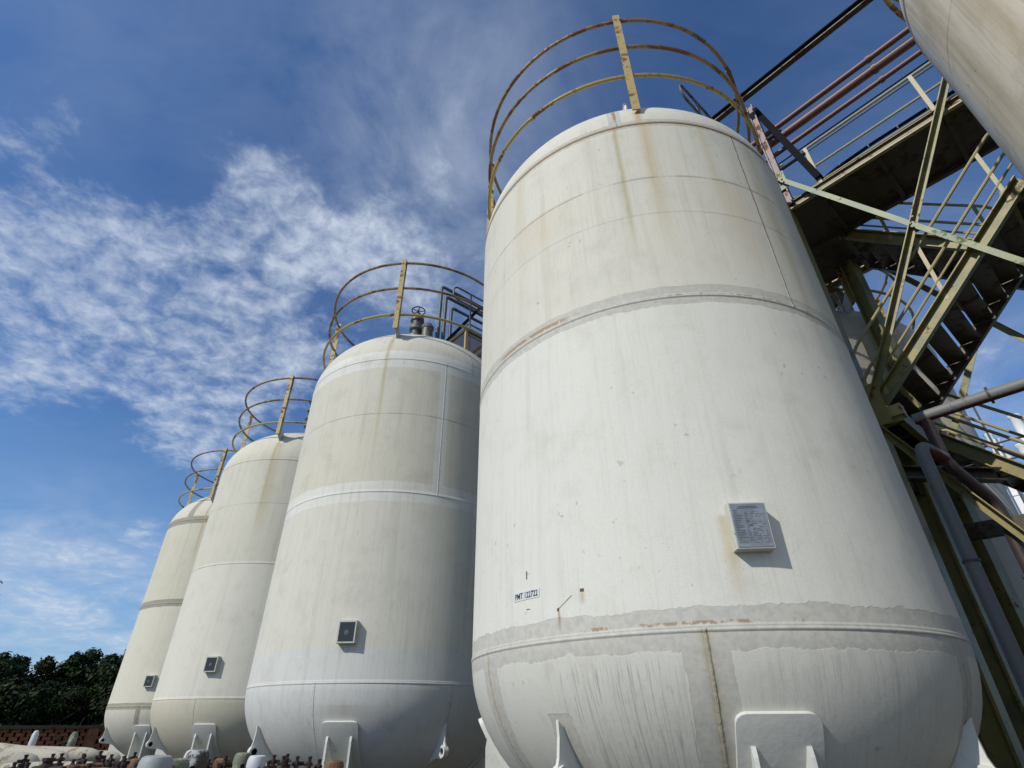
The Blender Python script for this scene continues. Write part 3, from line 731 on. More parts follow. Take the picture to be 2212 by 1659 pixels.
flight(-0.40, 0.52, 0.60, 1.58, S3, S4 - .02, 10, (S3, S4 - .02), posts=(-.3, .15))
flight(0.69, -0.70, -0.36, 0.48, S1, S2, 10, (S1,), posts=(.5, -.2))
def deck(bm, t0, t1, s0, s1, z, th=0.012):
    a = W((t0 + t1) / 2, s0, z); b = W((t0 + t1) / 2, s1, z); box_between(bm, a, b, abs(t1 - t0) * S, th * S, UP)
def landing(t0, t1, z, parent=tower):
    l = sub_empty('landing', parent); l.location = W((t0 + t1) / 2, S1, z) - wloc(parent)
    part('plate', lambda bm: deck(bm, t0, t1, S1, S4, z - .006), M['darksteel'], l)
    for s, sg in ((S1, N), (S4, -N)): part('edge_channel', lambda bm: chan(bm, W(t0, s, z - .06), W(t1, s, z - .06), .09 * S, .03 * S, .016, sg), M['olive'], l)
    for t, sg in ((t0, U * (1 if t1 > t0 else -1)), (t1, U * (-1 if t1 > t0 else 1))): part('edge_channel', lambda bm: chan(bm, W(t, S1 + .01, z - .06), W(t, S4 - .01, z - .06), .09 * S, .03 * S, .016, sg), M['olive'], l)
    for s in (S1 + .3, S1 + .6, S1 + .9): part('joist', lambda bm: box_between(bm, W(t0, s, z - .05), W(t1, s, z - .05), .03 * S, .07 * S, UP), M['darksteel'], l)
    return l
L1 = landing(0.62, 1.12, 1.62)
L2 = landing(-0.30, -0.98, 2.68)
L3 = landing(-0.40, -0.98, 0.50)
part('bearing_block', lambda bm: box_between(bm, W(.60, S1 + .02, 1.585), W(.70, S1 + .02, 1.585), .08 * S, .07 * S, UP), M['post_rust'], tower)
part('cross_beam', lambda bm: chan(bm, W(.80, S1, 1.30), W(.80, S4, 1.30), .11 * S, .05 * S, .02, U), M['darksteel'], tower)
part('cross_beam', lambda bm: chan(bm, W(.80, S1 + .05, 1.24), W(.40, S2, 1.24), .08 * S, .05 * S, .02, UP.cross(U)), M['darksteel'], tower)
part('cross_beam', lambda bm: chan(bm, W(.66, S2, .97), W(-.4, S2 + .15, .97), .09 * S, .05 * S, .02, N), M['darksteel'], tower)
part('handrail', lambda bm: [tube(bm, [W(-.98, S4, 2.68 + o), W(-.3, S4, 2.68 + o)], .0105 * S, 8) for o in (.22, .44)] + [box_between(bm, W(t, S4, 2.68), W(t, S4, 3.12), .02 * S, .01 * S, N) for t in (-.4, -.9)], M['cream'], tower, True)

# top catwalk
cat = empty('catwalk', W(0.0, 3.85, ZC), 'long dark walkway with cream handrails running high between tank tops', 'walkway')
CS0, CS1 = 3.585, 4.135
T0, T1 = -2.2, 5.6
part('deck', lambda bm: deck(bm, T0, T1, CS0 + .01, CS1 - .01, ZC - .004), M['darksteel'], cat)
part('deck', lambda bm: deck(bm, 0.56, 1.12, CS1 + .01, 4.70, ZC - .004), M['darksteel'], cat)
part('stringer', lambda bm: chan(bm, W(T0, CS0, ZC + .004), W(T1, CS0, ZC + .004), .066 * S, .020 * S, .014, -N), M['brownsteel'], cat)
part('edge_strip', lambda bm: box_between(bm, W(T0, CS0 - .012, ZC - .036), W(T1, CS0 - .012, ZC - .036), .030 * S, .009 * S, UP), M['cream'], cat)
part('stringer', lambda bm: chan(bm, W(T0, CS1, ZC - .0), W(T1, CS1, ZC - .0), .072 * S, .030 * S, .014, N), M['darksteel'], cat)
for t in [-2.0 + .42 * k for k in range(18)]:
    part('cross_member', lambda bm: box_between(bm, W(t, CS0 + .012, ZC - .025), W(t, CS1 - .012, ZC - .025), .03 * S, .026 * S, UP), M['darksteel'], cat)
for t0_, t1_ in ((0.56, 0.56), (1.12, 1.12)):
    part('stringer', lambda bm: chan(bm, W(t0_, CS1, ZC - .02), W(t1_, 4.72, ZC - .02), .09 * S, .030 * S, .014, U), M['darksteel'], cat)
part('stringer', lambda bm: chan(bm, W(.54, 4.72, ZC - .02), W(1.14, 4.72, ZC - .02), .09 * S, .030 * S, .014, N), M['olive'], cat)
for s in (CS0 + .01, CS1 - .01):
    segs = ((T0, .50), (.66, T1)) if s < 4 else ((T0, .5), (1.14, T1))
    for a, b in segs:
        part('handrail', lambda bm: [tube(bm, bend([W(a, s, ZC + .02), W(a, s, ZC + o), W(b, s, ZC + o), W(b, s, ZC + .02)] if o > .4 and False else [W(a, s, ZC + o), W(b, s, ZC + o)], .1), r * S, 8) for o, r in ((.078, .008), (.255, .0095), (.49, .0105))], M['cream'], cat, True)
    t = -2.1
    for t in (-1.82, -1.055, -.29, .475, 1.24, 2.0, 2.77, 3.53, 4.3, 5.06):
        part('rail_post', lambda bm: box_between(bm, W(t, s - .01, ZC + .02), W(t, s - .01, ZC + .49), .026 * S, .009 * S, N), M['cream'], cat)
part('rail_bend', lambda bm: tube(bm, bend([W(.62, CS0, ZC - .02), W(.58, CS0, ZC + .06), W(.48, CS0, ZC + .06)], .1), .008 * S, 8), M['cream'], cat, True)
# pipes and cables beside the catwalk
def pipe(name, pts, r, mat, label, catg='pipe', b=0.12, seg=14):
    o = Vector(pts[0]); bm = bmesh.new(); tube(bm, bend(pts, b), r, seg)
    bmesh.ops.recalc_face_normals(bm, faces=bm.faces)
    ob = mesh_obj(name, bm, mat, None, origin=o, smooth=True); tag(ob, label, catg); return ob
SP = 3.76
h1 = pipe('header_pipe', [W(-2.2, SP, 4.640), W(5.6, SP, 4.640)], .026 * S, M['redpipe'], 'topmost of three long red brown pipes above the walkway')
h2 = pipe('header_pipe', [W(-2.2, SP, 4.495), W(5.6, SP, 4.495)], .037 * S, M['redpipe'], 'middle and thickest of three red brown pipes above the walkway')
h3 = pipe('header_pipe', [W(-2.2, SP, 4.335), W(5.6, SP, 4.335)], .021 * S, M['redpipe'], 'lowest and thinnest of three red brown pipes above the walkway')
for h in (h1, h2, h3): h['group'] = 'red brown pipes above the walkway'
pipe('conduit', [W(-2.2, S1 + .05, 4.06), W(1.2, S1 + .05, 4.06)], .006 * S, M['black'], 'thin black conduit just above the walkway top rail', 'conduit')
pipe('conduit', [W(-2.2, S1 + .06, 4.0), W(1.2, S1 + .06, 4.0)], .007 * S, M['greypipe'], 'thin grey conduit just under the walkway top rail', 'conduit')
hose = pipe('cable_bundle', [W(.60, S1 + .10, ZC + .10), W(.40, S1 + .10, ZC + .185), W(.1, S1 + .10, ZC + .205), W(-.5, S1 + .1, ZC + .20)], .013 * S, M['black'], 'black cable bundle with white ties along the walkway rail', 'cable')
for t in (.33, .12, -.08, -.27):
    part('cable_tie', lambda bm: tube(bm, [W(t, S1 + .10, ZC + .199), W(t - .008, S1 + .10, ZC + .199)], .017 * S, 8), M['whiteb'], hose)
ob = empty('overhead_beam', W(.715, 3.4, 4.83), 'black overhead beam reaching to the top edge above all the pipes', 'beam')
part('upper_flange', lambda bm: box_between(bm, W(1.3, 3.40, 4.86), W(-2.0, 3.40, 4.80), .065 * S, .012 * S, UP), M['black'], ob)
part('web', lambda bm: box_between(bm, W(1.3, 3.40, 4.835), W(-2.0, 3.40, 4.775), .012 * S, .038 * S, UP), M['black'], ob)
part('lower_flange', lambda bm: box_between(bm, W(1.3, 3.40, 4.81), W(-2.0, 3.40, 4.75), .05 * S, .012 * S, UP), M['darksteel'], ob)
# big grey and red pipes in front of the stairs
g1 = pipe('large_pipe', [W(-1.0, 3.33, 1.392), W(.53, 3.33, 1.392)], .031 * S, M['twotone'], 'thick grey over red pipe running level to the right edge', b=.10)
g2 = pipe('large_pipe', [W(.483, 3.335, 1.385), W(.483, 3.335, 1.13), W(.402, 3.60, .95), W(.402, 3.60, ZG)], .028 * S, M['darkpipe'], 'dark red pipe bending down behind the light grey downpipe', b=.12, seg=18)
g3 = pipe('large_pipe', [W(.483, 3.34, 1.15), W(.532, 3.17, 1.20), W(.532, 3.17, ZG)], .030 * S, M['twotone'], 'light grey downpipe with rounded elbow and red patches', b=.16, seg=18)
for ob_, P0, P1, r_ in ((g1, W(.20, 3.33, 1.392), W(.19, 3.33, 1.392), .044), (g3, W(.532, 3.17, .62), W(.532, 3.17, .61), .036), (g2, W(.402, 3.60, .60), W(.402, 3.60, .585), .042)):
    part('pipe_clamp', lambda bm: tube(bm, [P0, P1], r_ * S, 16), M['darksteel'] if ob_ is g1 else M['greypipe'], ob_, True)
for h_, z_, r_ in ((h1, 4.64, .033), (h2, 4.495, .044), (h3, 4.335, .028)):
    for t_ in (-.15, 1.4):
        part('coupling', lambda bm: tube(bm, [W(t_, SP, z_), W(t_ - .03, SP, z_)], r_ * S, 14), M['redpipe'], h_, True)
cable_bits = [g1, g2, g3]
for g in cable_bits: g['group'] = 'grey and red pipes by the stairs'

# bridges, handrails, risers from each tank top to the catwalk
m_, nt_, b_ = new_mat('expanded_mesh', 0.6); M['mesh'] = m_
b_.inputs['Base Color'].default_value = (0.14, 0.10, 0.07, 1)
def bridge(ta, tb, s0, s1, label, zz=3.53):
    """mesh-floored platform from a tank top to the walkway; s0 is the tank end"""
    br = empty('access_bridge', W((ta + tb) / 2, s0, zz), label, 'footbridge', 'small bridges from tank tops to walkway')
    lo, hi = min(s0, s1), max(s0, s1); sg = 1 if s1 > s0 else -1
    def mp(bm):
        n = 32; L = hi - lo; wd = tb - ta
        for d_ in (1, -1):
            for k in range(-30, n + 30):
                a_s = lo + L * k / n; b_s = a_s + wd * 1.6
                A0, B0 = (ta, tb) if d_ > 0 else (tb, ta)
                q0 = max(0.0, (lo - a_s) / (b_s - a_s)); q1 = min(1.0, (hi - a_s) / (b_s - a_s))
                if q1 - q0 < .02: continue
                P = lambda q: W(A0 + (B0 - A0) * q, a_s + (b_s - a_s) * q, zz)
                box_between(bm, P(q0), P(q1), .008, .010, UP)
    part('mesh_floor', mp, M['mesh'], br)
    def fr(bm):
        for z_ in (zz,):
            for tt in (ta, tb): box_between(bm, W(tt, lo, z_), W(tt, hi, z_), .05, .10, UP)
            for ss in (lo, (lo + hi) / 2, hi): box_between(bm, W(ta, ss, z_ - .005), W(tb, ss, z_ - .005), .05, .08, UP)
    part('frame', fr, M['darksteel'], br)
    for tt in (ta, tb):
        for ss in (s0 + sg * .01, s0 + sg * .45):
            part('foot', lambda bm: box_between(bm, W(tt, ss, 3.15), W(tt, ss, zz - .02), .05, .05, N), M['post_rust'], br)
        def hr(bm, tt=tt):
            e = s0 + (.30 if tt == tb else -.18) * sg
            tube(bm, bend([W(tt, s1, zz + .34), W(tt, e, zz + .34), W(tt, e, zz + .51), W(tt, s1, zz + .51)], .16, 6), .0095 * S, 8)
            for q in ((.05, .5, .95) if tt == ta else (.35, .95)): box_between(bm, W(tt, s0 + (s1 - s0) * q, zz), W(tt, s0 + (s1 - s0) * q, zz + .51), .016 * S, .010 * S, N)
        part('handrail', hr, M['valve'], br, True)
    return br
def risers(ct, cs, key, sgn=1):
    labs = {'B': 'of the tank left of the nearest one', 'C': 'of the third tank'}
    for k, (s0, t, z, r, nm) in enumerate(((cs + .22, ct + .02, 4.68, .020, 'tallest'), (cs + .28, ct + .0, 4.53, .022, 'middle'), (cs + .36, ct - .02, 4.38, .019, 'shortest'))):
        pts = [W(t, s0, 3.35), W(t, s0, z), W(t, SP, z)]
        o = pipe('riser_pipe', pts, r * S, M['greypipe'], '%s dark bent pipe rising on top %s' % (nm, labs[key]), b=.10)
        o['group'] = 'bent riser pipes on tank tops'
bridge(3.71, 4.14, 2.55, 3.57, 'rusty mesh floored bridge behind the second tank top')
risers(4.39, 2.42, 'B')
p = part('valve_outlet', lambda bm: tube(bm, bend([W(4.39, 2.42, 3.6) + Vector((.2, 0, 0)), W(4.36, 2.60, 3.6), W(4.40, 2.62, 4.0)], .15), .045, 10), M['greypipe'], tB, True)
part('strut', lambda bm: box_between(bm, W(4.22, 2.55, 3.55), W(4.16, 3.05, 4.38), .06, .08, UP), M['black'], tB)
bridge(0.84, 1.27, 2.55, 3.57, 'small handrail and bridge behind the nearest tank dome')
bridge(0.90, 1.33, 5.15, 4.60, 'mesh floored bridge above the shaded back tank')

# ------------------------------------------------------------------ ground
bm = bmesh.new()
vs = [bm.verts.new(Vector((x, y, 0))) for x, y in ((-600, -300), (600, -300), (600, 900), (-600, 900))]; bm.faces.new(vs)
m_, nt_, b_ = new_mat('concrete_yard', 0.9)
v_ = objvec(nt_); na = noise(nt_, v_, .4, 6, .6); nb = noise(nt_, v_, 7, 5, .65)
setin(nt_, b_.inputs['Base Color'], mixc(nt_, (na * .6 + nb * .4).ss(.35, .65), (.065, .056, .042), (.13, .112, .082))); bump(nt_, b_, nb, .01, .5)
gr = mesh_obj('ground', bm, m_); tag(gr, kind='structure')
# low concrete plinths under tank legs are hidden; tank rows stand on the yard

# ------------------------------------------------------------------ brick lattice wall at the back
def dirv(b): return Vector((math.sin(R(b)), math.cos(R(b)), 0))
m_, nt_, b_ = new_mat('terracotta_brick', 0.85); v_ = objvec(nt_)
nb = noise(nt_, v_, 5, 5, .6); na = noise(nt_, v_, .7, 4)
setin(nt_, b_.inputs['Base Color'], mixc(nt_, nb.ss(.3, .7), (.27, .105, .045), (.15, .06, .03))); M['brick'] = m_
wall = empty('lattice_wall', W(12.6, 1.0, ZG), 'open terracotta brick lattice wall with dark coping below the trees', 'wall')
WT = 12.9
def lattice(bm):
    hb = .115; step = .30; s = -7.0
    z = 0.0; row = 0
    while z < 1.46:
        s = -7.0 * 2.1 + (step / 2 if row % 2 else 0)
        while s < 22:
            a = (U * WT * S) + N * s + Vector((0, 0, z + hb / 2)); box_between(bm, a, a + N * .235, .11, hb - .010, UP); s += step
        z += hb; row += 1
part('brick_lattice', lattice, M['brick'], wall)
part('pier', lambda bm: [box_between(bm, U * WT * S + N * s + Vector((0, 0, 0)), U * WT * S + N * s + Vector((0, 0, 1.5)), .3, .3, N) for s in (-14, -10.5, -7, -3.5, 0, 3.5, 7, 10.5, 14)], M['brick'], wall)
part('coping', lambda bm: box_between(bm, U * WT * S - N * 15 + UP * 1.54, U * WT * S + N * 22 + UP * 1.54, .34, .10, UP), M['darksteel'], wall)
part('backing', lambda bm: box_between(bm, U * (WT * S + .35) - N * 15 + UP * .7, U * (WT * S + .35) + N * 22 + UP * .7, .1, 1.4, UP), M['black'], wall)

# ------------------------------------------------------------------ trees
def leafmat(name, c1, c2, c3):
    m, nt, b = new_mat(name, .55); v = objvec(nt)
    oi = nt.nodes.new('ShaderNodeTexCoord'); n1 = noise(nt, v, .9, 3); n2 = noise(nt, v, 9, 2)
    c = mixc(nt, n1.ss(.35, .65), c1, c2); c = mixc(nt, n2.ss(.55, .7), c, c3)
    setin(nt, b.inputs['Base Color'], c)
    b.inputs['Specular IOR Level'].default_value = .1
    return m
M['leaf'] = leafmat('leaves', (.008, .018, .004), (.020, .036, .007), (.045, .065, .011))
M['leaf2'] = leafmat('leaves_dark', (.008, .015, .005), (.015, .027, .007), (.032, .047, .012))
M['bark'] = painted('bark', (.09, .065, .045), (.05, .035, .025), .4, 4)
def tree(x, y, h, rx, label, mat, seed, n=5200, low=0.15, name='broadleaf_tree'):
    rr = random.Random(seed)
    root = empty(name, (x, y, 0), label, 'tree', 'trees behind the brick wall')
    bm = bmesh.new(); tube(bm, [(x, y, 0), (x + .1, y, h * .3), (x - .1, y + .1, h * .6), (x + .05, y, h * .8)], [.16, .12, .08, .03], 8)
    for k in range(6):
        a = rr.uniform(0, 6.28); z0 = h * rr.uniform(.25, .5)
        tube(bm, [(x, y, z0), (x + math.cos(a) * rx * .5, y + math.sin(a) * rx * .5, z0 + h * .2), (x + math.cos(a) * rx * .8, y + math.sin(a) * rx * .8, z0 + h * .33)], [.06, .04, .015], 6)
    mesh_obj('trunk', bm, M['bark'], root)
    blobs = []
    for k in range(26):
        a = rr.uniform(0, 6.28); q = rr.random() ** .5
        zc = h * rr.uniform(low + .08, .86); env = 1 - max(0, (zc / h - .5)) ** 1.6 * 1.2
        blobs.append((x + math.cos(a) * rx * q * env * .85, y + math.sin(a) * rx * q * env * .85, zc, rr.uniform(.45, .95) * rx * .38))
    for k in range(5): blobs.append((x + rr.uniform(-.5, .5) * rx, y + rr.uniform(-.4, .4) * rx, h * rr.uniform(.88, .97), rx * rr.uniform(.10, .2)))
    vs = []; fs = []
    for k in range(n):
        bx, by, bz, br = rr.choice(blobs)
        d = Vector((rr.gauss(0, 1), rr.gauss(0, 1), rr.gauss(0, .8))).normalized() * br * (rr.random() ** .33) * rr.choice((1, 1, 1, 1.25))
        p = Vector((bx, by, bz)) + d
        if p.z < .3: p.z = .3
        nn = (d.normalized() + Vector((rr.uniform(-1, 1), rr.uniform(-1, 1), rr.uniform(-.3, 1.2)))).normalized()
        a = nn.cross(Vector((rr.uniform(-1, 1), rr.uniform(-1, 1), rr.uniform(-1, 1)))).normalized(); b = nn.cross(a)
        l = rr.uniform(.055, .12); w = l * .5
        i = len(vs); vs += [p - a * l, p + b * w - nn * .01, p + a * l, p - b * w - nn * .01]; fs.append((i, i + 1, i + 2, i + 3))
    me = bpy.data.meshes.new('crown'); me.from_pydata([v - Vector((x, y, 0)) for v in vs], [], fs); me.materials.append(mat)
    c = bpy.data.objects.new('crown', me); COL.objects.link(c); c.parent = root
tl = [(-52, 34, 4.0, 2.4, 'leaf', 'bushy green tree at the left edge of the photograph'), (-46, 33, 4.2, 2.2, 'leaf2', 'dark rounded tree second from the left edge'),
      (-42.5, 32, 4.15, 1.9, 'leaf', 'mid green tree above the left end of the lattice wall'), (-39.2, 32.5, 4.2, 2.0, 'leaf2', 'dense low topped tree between two taller leafy ones'),
      (-36.4, 32, 4.25, 1.9, 'leaf', 'green tree with an even crown line left of the feathery one'), (-33.4, 31.5, 4.45, 1.8, 'leaf', 'feathery tree with two raised tufts at its top'),
      (-30.8, 32.5, 4.7, 2.0, 'leaf2', 'dark taller tree touching the outline of the farthest tank'), (-27.5, 33, 4.8, 2.2, 'leaf2', 'tree mostly hidden behind the farthest tank'),
      ]
for i, (b, d, h, rx, mt, lb) in enumerate(tl):
    p = dirv(b) * d; tree(p.x, p.y, h * .96, rx, lb, M[mt], 10 + i, 15000)
for i, (b, d) in enumerate(((-49, 30), (-44, 29.6), (-40.5, 29.4), (-37.5, 29.3), (-34.5, 29.2), (-31.8, 29.3))):
    p = dirv(b) * d; tree(p.x, p.y, 2.9, 1.9, 'shrub mass directly behind the coping of the brick wall', M['leaf2' if i % 2 else 'leaf'], 40 + i, 9000, .05, 'shrub')
for o in COL.objects:
    if o.name.startswith('shrub'): o['category'] = 'shrub'; o['group'] = 'shrubs along the wall'
# near twig poking in at the left edge
def twig():
    d = dirv(-42.9) * 7.0; z = CZ + 7.0 * .155
    root = empty('leafy_branch', (d.x - 1.5, d.y - .2, 0), 'thin young tree whose dark twig pokes in at the far left edge', 'tree')
    bm = bmesh.new(); tube(bm, [(d.x - 1.5, d.y - .2, 0), (d.x - 1.4, d.y - .2, z - .5), (d.x - .8, d.y, z - .15), (d.x - .05, d.y, z)], [.05, .04, .02, .006], 6)
    mesh_obj('trunk', bm, M['bark'], root)
    rr = random.Random(3); vs = []; fs = []
    for k in range(500):
        q = rr.random() ** 0.6; p = Vector((d.x - 1.1 + 1.08 * q, d.y + rr.gauss(0, .08), z - .25 + .25 * q + rr.gauss(0, .055)))
        a = Vector((rr.uniform(.2, 1), rr.uniform(-.5, .5), rr.uniform(-.6, .4))).normalized(); b = a.cross(Vector((0, rr.uniform(.2, 1), 1))).normalized()
        l = rr.uniform(.03, .06); i = len(vs); vs += [p - a * l, p + b * l * .35, p + a * l, p - b * l * .35]; fs.append((i, i + 1, i + 2, i + 3))
    me = bpy.data.meshes.new('crown'); me.from_pydata([v - Vector((d.x - 1.5, d.y - .2, 0)) for v in vs], [], fs); me.materials.append(M['leaf2'])
    c = bpy.data.objects.new('crown', me); COL.objects.link(c); c.parent = root
twig()

# ------------------------------------------------------------------ gas cylinders
M['cylrust'] = painted('rusty_cylinder', (.10, .045, .022), (.035, .02, .013), .55, 7, rough=.9, base2=(.17, .10, .055))
M['cylgrey'] = painted('grey_cylinder', (.30, .33, .32), (.16, .14, .11), .3, 5, rough=.6)
M['cylmoss'] = painted('mossy_cylinder', (.17, .18, .13), (.30, .33, .22), .5, 9, rough=.85)
M['cylwhite'] = painted('white_cap', (.55, .57, .58), (.25, .22, .18), .25, 8, rough=.5)
M['peel'] = painted('peeling_cap', (.48, .51, .52), (.08, .065, .05), .68, 7, rough=.75)
M['tarp'] = painted('dirty_white_tank', (.44, .41, .33), (.26, .21, .14), .50, 3.0, rough=.8)
M['brownvalve'] = painted('brown_valve', (.030, .017, .013), (.06, .03, .02), .5, 12, rough=.8)
def cyl_body(bm, h, r, c=(0, 0, 0)):
    lathe(bm, [(r * .9, 0), (r, .03), (r, h - .22), (r * .96, h - .16), (r * .80, h - .09), (r * .50, h - .045), (r * .34, h - .035), (r * .34, h), (0, h)], c, 22)
def valve_m(bm, h):
    lathe(bm, [(.028, h - .02), (.019, h + .004), (.019, h + .045), (.013, h + .048), (.013, h + .062), (.017, h + .064), (.017, h + .078), (0, h + .079)], (0, 0, 0), 10)
    tube(bm, [(-.035, 0, h + .028), (.055, 0, h + .028)], .014, 8); tube(bm, [(0, -.03, h + .026), (0, .04, h + .026)], .010, 8)
def cap_m(bm, h, hole=True):
    lathe(bm, [(.088, h - .14), (.090, h - .12), (.088, h + .03), (.084, h + .085), (.074, h + .112), (.060, h + .120), (.030, h + .122), (.030, h + .112), (0, h + .112)], (0, 0, 0), 20)
def hole_m(bm, h):
    for a in (-60, 30, 120, 210):
        c = Vector((math.cos(R(a)) * .0865, math.sin(R(a)) * .0865, h + .005)); n = Vector((math.cos(R(a)), math.sin(R(a)), 0)); t = Vector((-n.y, n.x, 0))
        vs = [bm.verts.new(c + n * .004 + t * .021 * math.cos(q) + Vector((0, 0, 1)) * .021 * math.sin(q)) for q in [2 * PI * k / 12 for k in range(12)]]; bm.faces.new(vs)
BODY = lmesh('body', lambda bm: cyl_body(bm, 1.22, .115), M['cylrust'], True)
VALV = lmesh('valve', lambda bm: valve_m(bm, 1.22), M['brownvalve'], True)
BODYC = lmesh('body', lambda bm: cyl_body(bm, 1.22, .115), M['cylgrey'], True)
CAP = lmesh('cap', lambda bm: cap_m(bm, 1.22), M['cylgrey'], True)
HOLE = lmesh('vent_holes', lambda bm: hole_m(bm, 1.22), M['black'])
def cyl(b, d, tan, kind, label, group=None, mat=None, rot=0., capmat=None, sc=1.0):
    if group and kind == 'cap': tan -= .004; sc = .85
    p = dirv(b) * d; top = CZ + d * tan
    hh = 1.298 if kind == 'valve' else 1.342
    k = top / hh
    root = empty('gas_cylinder', (p.x, p.y, 0), label, 'gas cylinder', group)
    root.scale = (sc, sc, k); root.rotation_euler = (random.gauss(0, .012), random.gauss(0, .012), rot) if kind == 'valve' else (0, 0, rot)
    link(BODY, 'body', root, 0, mat)
    if kind == 'valve': link(VALV, 'valve', root, 0)
    else: cp = link(CAP, 'cap', root, 0, capmat or mat); link(HOLE, 'vent_holes', cp, 0)
    return root
rr = random.Random(11)
cyl(-22.5, 7.3, -.0300, 'cap', 'grey brown capped cylinder left of the white capped one', mat=M['cylmoss'], rot=R(0), capmat=M['cylmoss'])
cyl(-21.4, 6.7, -.0335, 'cap', 'white capped cylinder with one dark vent hole by the second tank', mat=M['cylgrey'], rot=R(12), capmat=M['cylwhite'], sc=1.0)
cyl(-25.9, 5.6, -.0255, 'cap', 'cylinder with badly peeling grey paint before the third tank', mat=M['peel'], rot=R(-10), capmat=M['peel'], sc=1.05)
cyl(-28.6, 5.2, -.0310, 'cap', 'plain grey blue capped cylinder in front of the lying white tanks', mat=M['cylgrey'], rot=R(40), capmat=M['cylgrey'], sc=1.25)
cyl(-27.4, 5.4, -.0350, 'cap', 'mossy green grey cylinder just right of the grey blue one', mat=M['cylmoss'], rot=R(70), capmat=M['cylmoss'], sc=1.3)
cyl(-35.5, 4.6, -.0310, 'valve', 'pale grey shouldered cylinder near the lower left corner', mat=M['cylgrey'], sc=1.9)
GR = 'rusty gas cylinders crowded at the lower left'
k = 0
for row, (d0, tn, b0, b1, nn) in enumerate(((5.6, -.0375, -36.5, -14.5, 24), (6.1, -.0335, -37, -18.5, 20), (6.7, -.0310, -37, -21, 16), (7.6, -.0275, -36.5, -27.5, 9))):
    for i in range(nn):
        b = b0 + (b1 - b0) * (i + rr.uniform(-.25, .25)) / nn; d = d0 + rr.uniform(-.15, .15)
        if min(abs(b - q) for q in (-22.5, -21.4, -25.9, -28.6, -27.4, -35.5)) < .75 and row < 3: continue
        if row == 3 and b < -29 and False: continue
        cyl(b, d, tn + rr.uniform(-.004, .003), 'valve' if rr.random() < .82 else 'cap', 'rusty brown gas cylinder standing upright in the crowd below the tanks', GR, rot=rr.uniform(0, 6.3), mat=M['cylrust'] if rr.random() < .93 else M['cylmoss'])
# dirty white tanks lying behind the cylinders
def lying(b, d, L, r, zc, ang, label, tilt=0.0):
    zc += r * .35; r *= .66
    p = dirv(b) * d; root = empty('lying_tank', (p.x, p.y, 0), label, 'lying tank', 'dirty white tanks lying beyond the cylinders')
    ax = Vector((math.cos(ang), math.sin(ang), tilt)).normalized(); c = Vector((p.x, p.y, zc)); pts = []; rs = []
    for k in range(13):
        q = -1 + 2 * k / 12; pts.append(c + ax * (L / 2 * q)); rs.append(r)
    ends = [(1.0, 0), (.9, .10), (.7, .17), (.35, .22), (.02, .24)]
    P = [c - ax * (L / 2 + e) for _, e in ends[::-1]] + pts[1:-1] + [c + ax * (L / 2 + e) for _, e in ends]
    Rr = [r * q for q, _ in ends[::-1]] + rs[1:-1] + [r * q for q, _ in ends]
    bm = bmesh.new(); tube(bm, P, Rr, 20); mesh_obj('body', bm, M['tarp'], root, smooth=True)
    for s in (-.3, .3):
        q = c + ax * (L * s); t = Vector((-ax.y, ax.x, 0)).normalized()
        bm = bmesh.new(); box_between(bm, q - t * r * .8 + Vector((0, 0, -zc + (zc - r * .6) / 2)), q + t * r * .8 + Vector((0, 0, -zc + (zc - r * .6) / 2)), .2, zc - r * .6, UP); mesh_obj('cradle', bm, M['darksteel'], root)
lying(-39.6, 10.5, 1.0, .20, 1.05, R(15), 'leftmost dirty white tank lying cut by the photo edge')
lying(-37.6, 10.8, 1.15, .17, 1.15, R(-4), 'long dirty white tank with a raised left end', -.09)
lying(-35.9, 11.2, 1.1, .15, 1.14, R(4), 'white lying tank in the middle of the three beyond the cylinders', -.03)
lying(-34.2, 11.2, .95, .15, 1.08, R(2), 'rightmost lying white tank with a rusty rounded end')
lying(-35.2, 8.3, .6, .09, 1.12, R(8), 'small grey white tank lying low among the rusty valves')
def vent(b, d, tp, label, mat, lean=0.0, r=.04):
    p = dirv(b) * d; root = empty('vent_pipe', (p.x, p.y, 0), label, 'vent pipe')
    bm = bmesh.new(); tube(bm, [(p.x, p.y, 0), (p.x, p.y, tp - .45), (p.x + lean, p.y, tp - .08)], r * .8, 10); mesh_obj('stem', bm, mat, root, smooth=True)
    bm = bmesh.new(); lathe(bm, [(r, -.12), (r * 1.1, -.08), (r, .03), (r * .6, .07), (0, .08)], (p.x + lean, p.y, tp), 12); mesh_obj('cap', bm, mat, root, smooth=True)
vent(-37.2, 11.5, 1.40, 'white leaning vent pipe before the lattice wall at far left', M['cylwhite'], .12)
vent(-34.4, 11.5, 1.38, 'grey ribbed vent pipe standing before the lattice wall', M['cylmoss'], .0, .05)

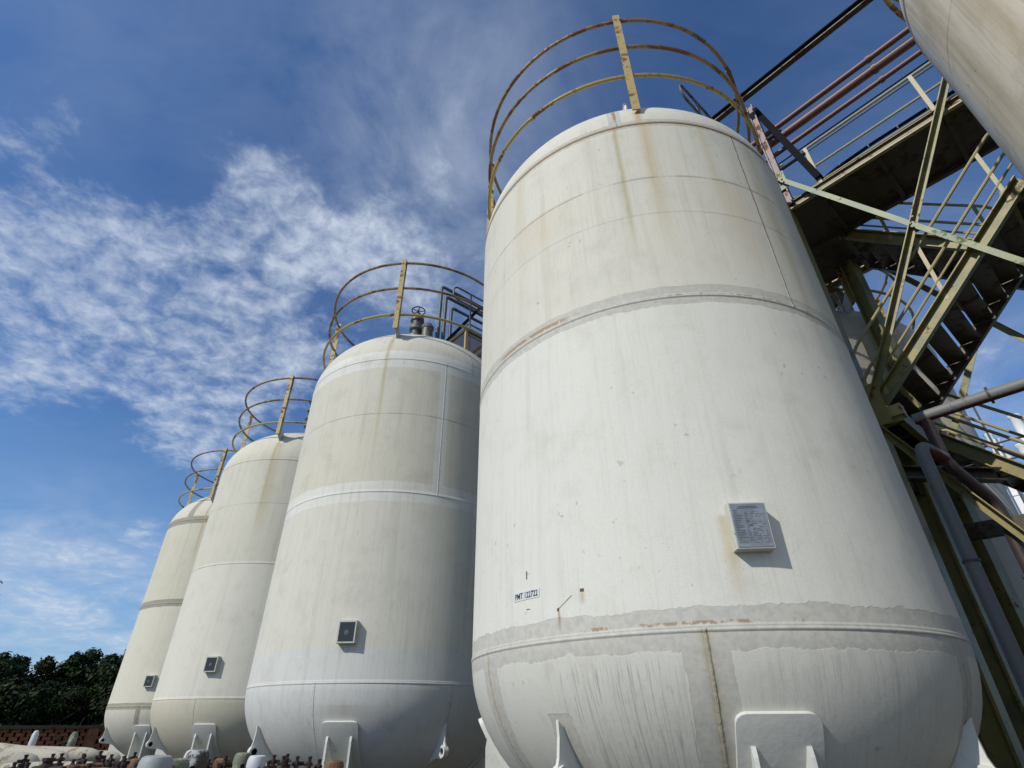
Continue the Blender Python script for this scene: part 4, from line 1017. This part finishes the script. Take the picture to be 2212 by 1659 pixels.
# ------------------------------------------------------------------ white plant beyond the back tank, far right
def at(px, py, d):          # only used to find the bearing and rise of far things
    v = fw + rt * ((px - 1106) / 1163) - up * ((py - 829.5) / 1163); v.normalize(); return Vector((0, 0, CZ)) + v * (d / math.hypot(v.x, v.y))
c = at(2290, 1150, 23.5)
plant = empty('white_process_tower', (c.x, c.y, 0), 'sunlit white process tower with pipes and railings at far right', 'process tower')
ztop = at(2200, 1035, 21).z
part('shell', lambda bm: lathe(bm, [(2.7, 0), (2.7, ztop - .5), (2.72, ztop - .48), (2.72, ztop - .42), (2.7, ztop - .4), (2.7, ztop), (2.3, ztop + .25), (0, ztop + .5)], (c.x, c.y, 0), 48), M['whiteb'], plant, True)
for px, py, pb, r in ((2189, 898, 985, .17), (2134, 938, 1030, .13), (2152, 950, 1040, .10), (2205, 960, 1040, .16), (2170, 975, 1045, .14), (2222, 900, 1040, .2)):
    a = at(px, py, 21.5); 
    part('vent_stack', lambda bm: lathe(bm, [(r * .75, ztop - .1), (r * .75, ztop + (a.z - ztop) * .3), (r * 1.5, ztop + (a.z - ztop) * .34), (r * 1.5, ztop + (a.z - ztop) * .42), (r * .8, ztop + (a.z - ztop) * .5), (r * .8, a.z - .1), (r, a.z - .06), (r, a.z), (0, a.z)], (a.x, a.y, 0), 14), M['whiteb'], plant, True)
def rl(bm):
    for o in (.55, 1.1):
        tube(bm, [Vector((c.x + 2.75 * math.cos(q), c.y + 2.75 * math.sin(q), ztop + o)) for q in [2 * PI * k / 40 for k in range(40)]], .03, 6, closed=True)
    for k in range(20): q = 2 * PI * k / 20; p = Vector((c.x + 2.75 * math.cos(q), c.y + 2.75 * math.sin(q), ztop)); tube(bm, [p, p + UP * 1.1], .025, 6)
part('railing', rl, M['greypipe'], plant)
part('ladder', lambda bm: [tube(bm, [at(2190, 1100, 20.2) + Vector((o, 0, -4)), at(2190, 1100, 20.2) + Vector((o, 0, 4))], .03, 6) for o in (0, .4)], M['greypipe'], plant)

scene.cycles.samples = 64
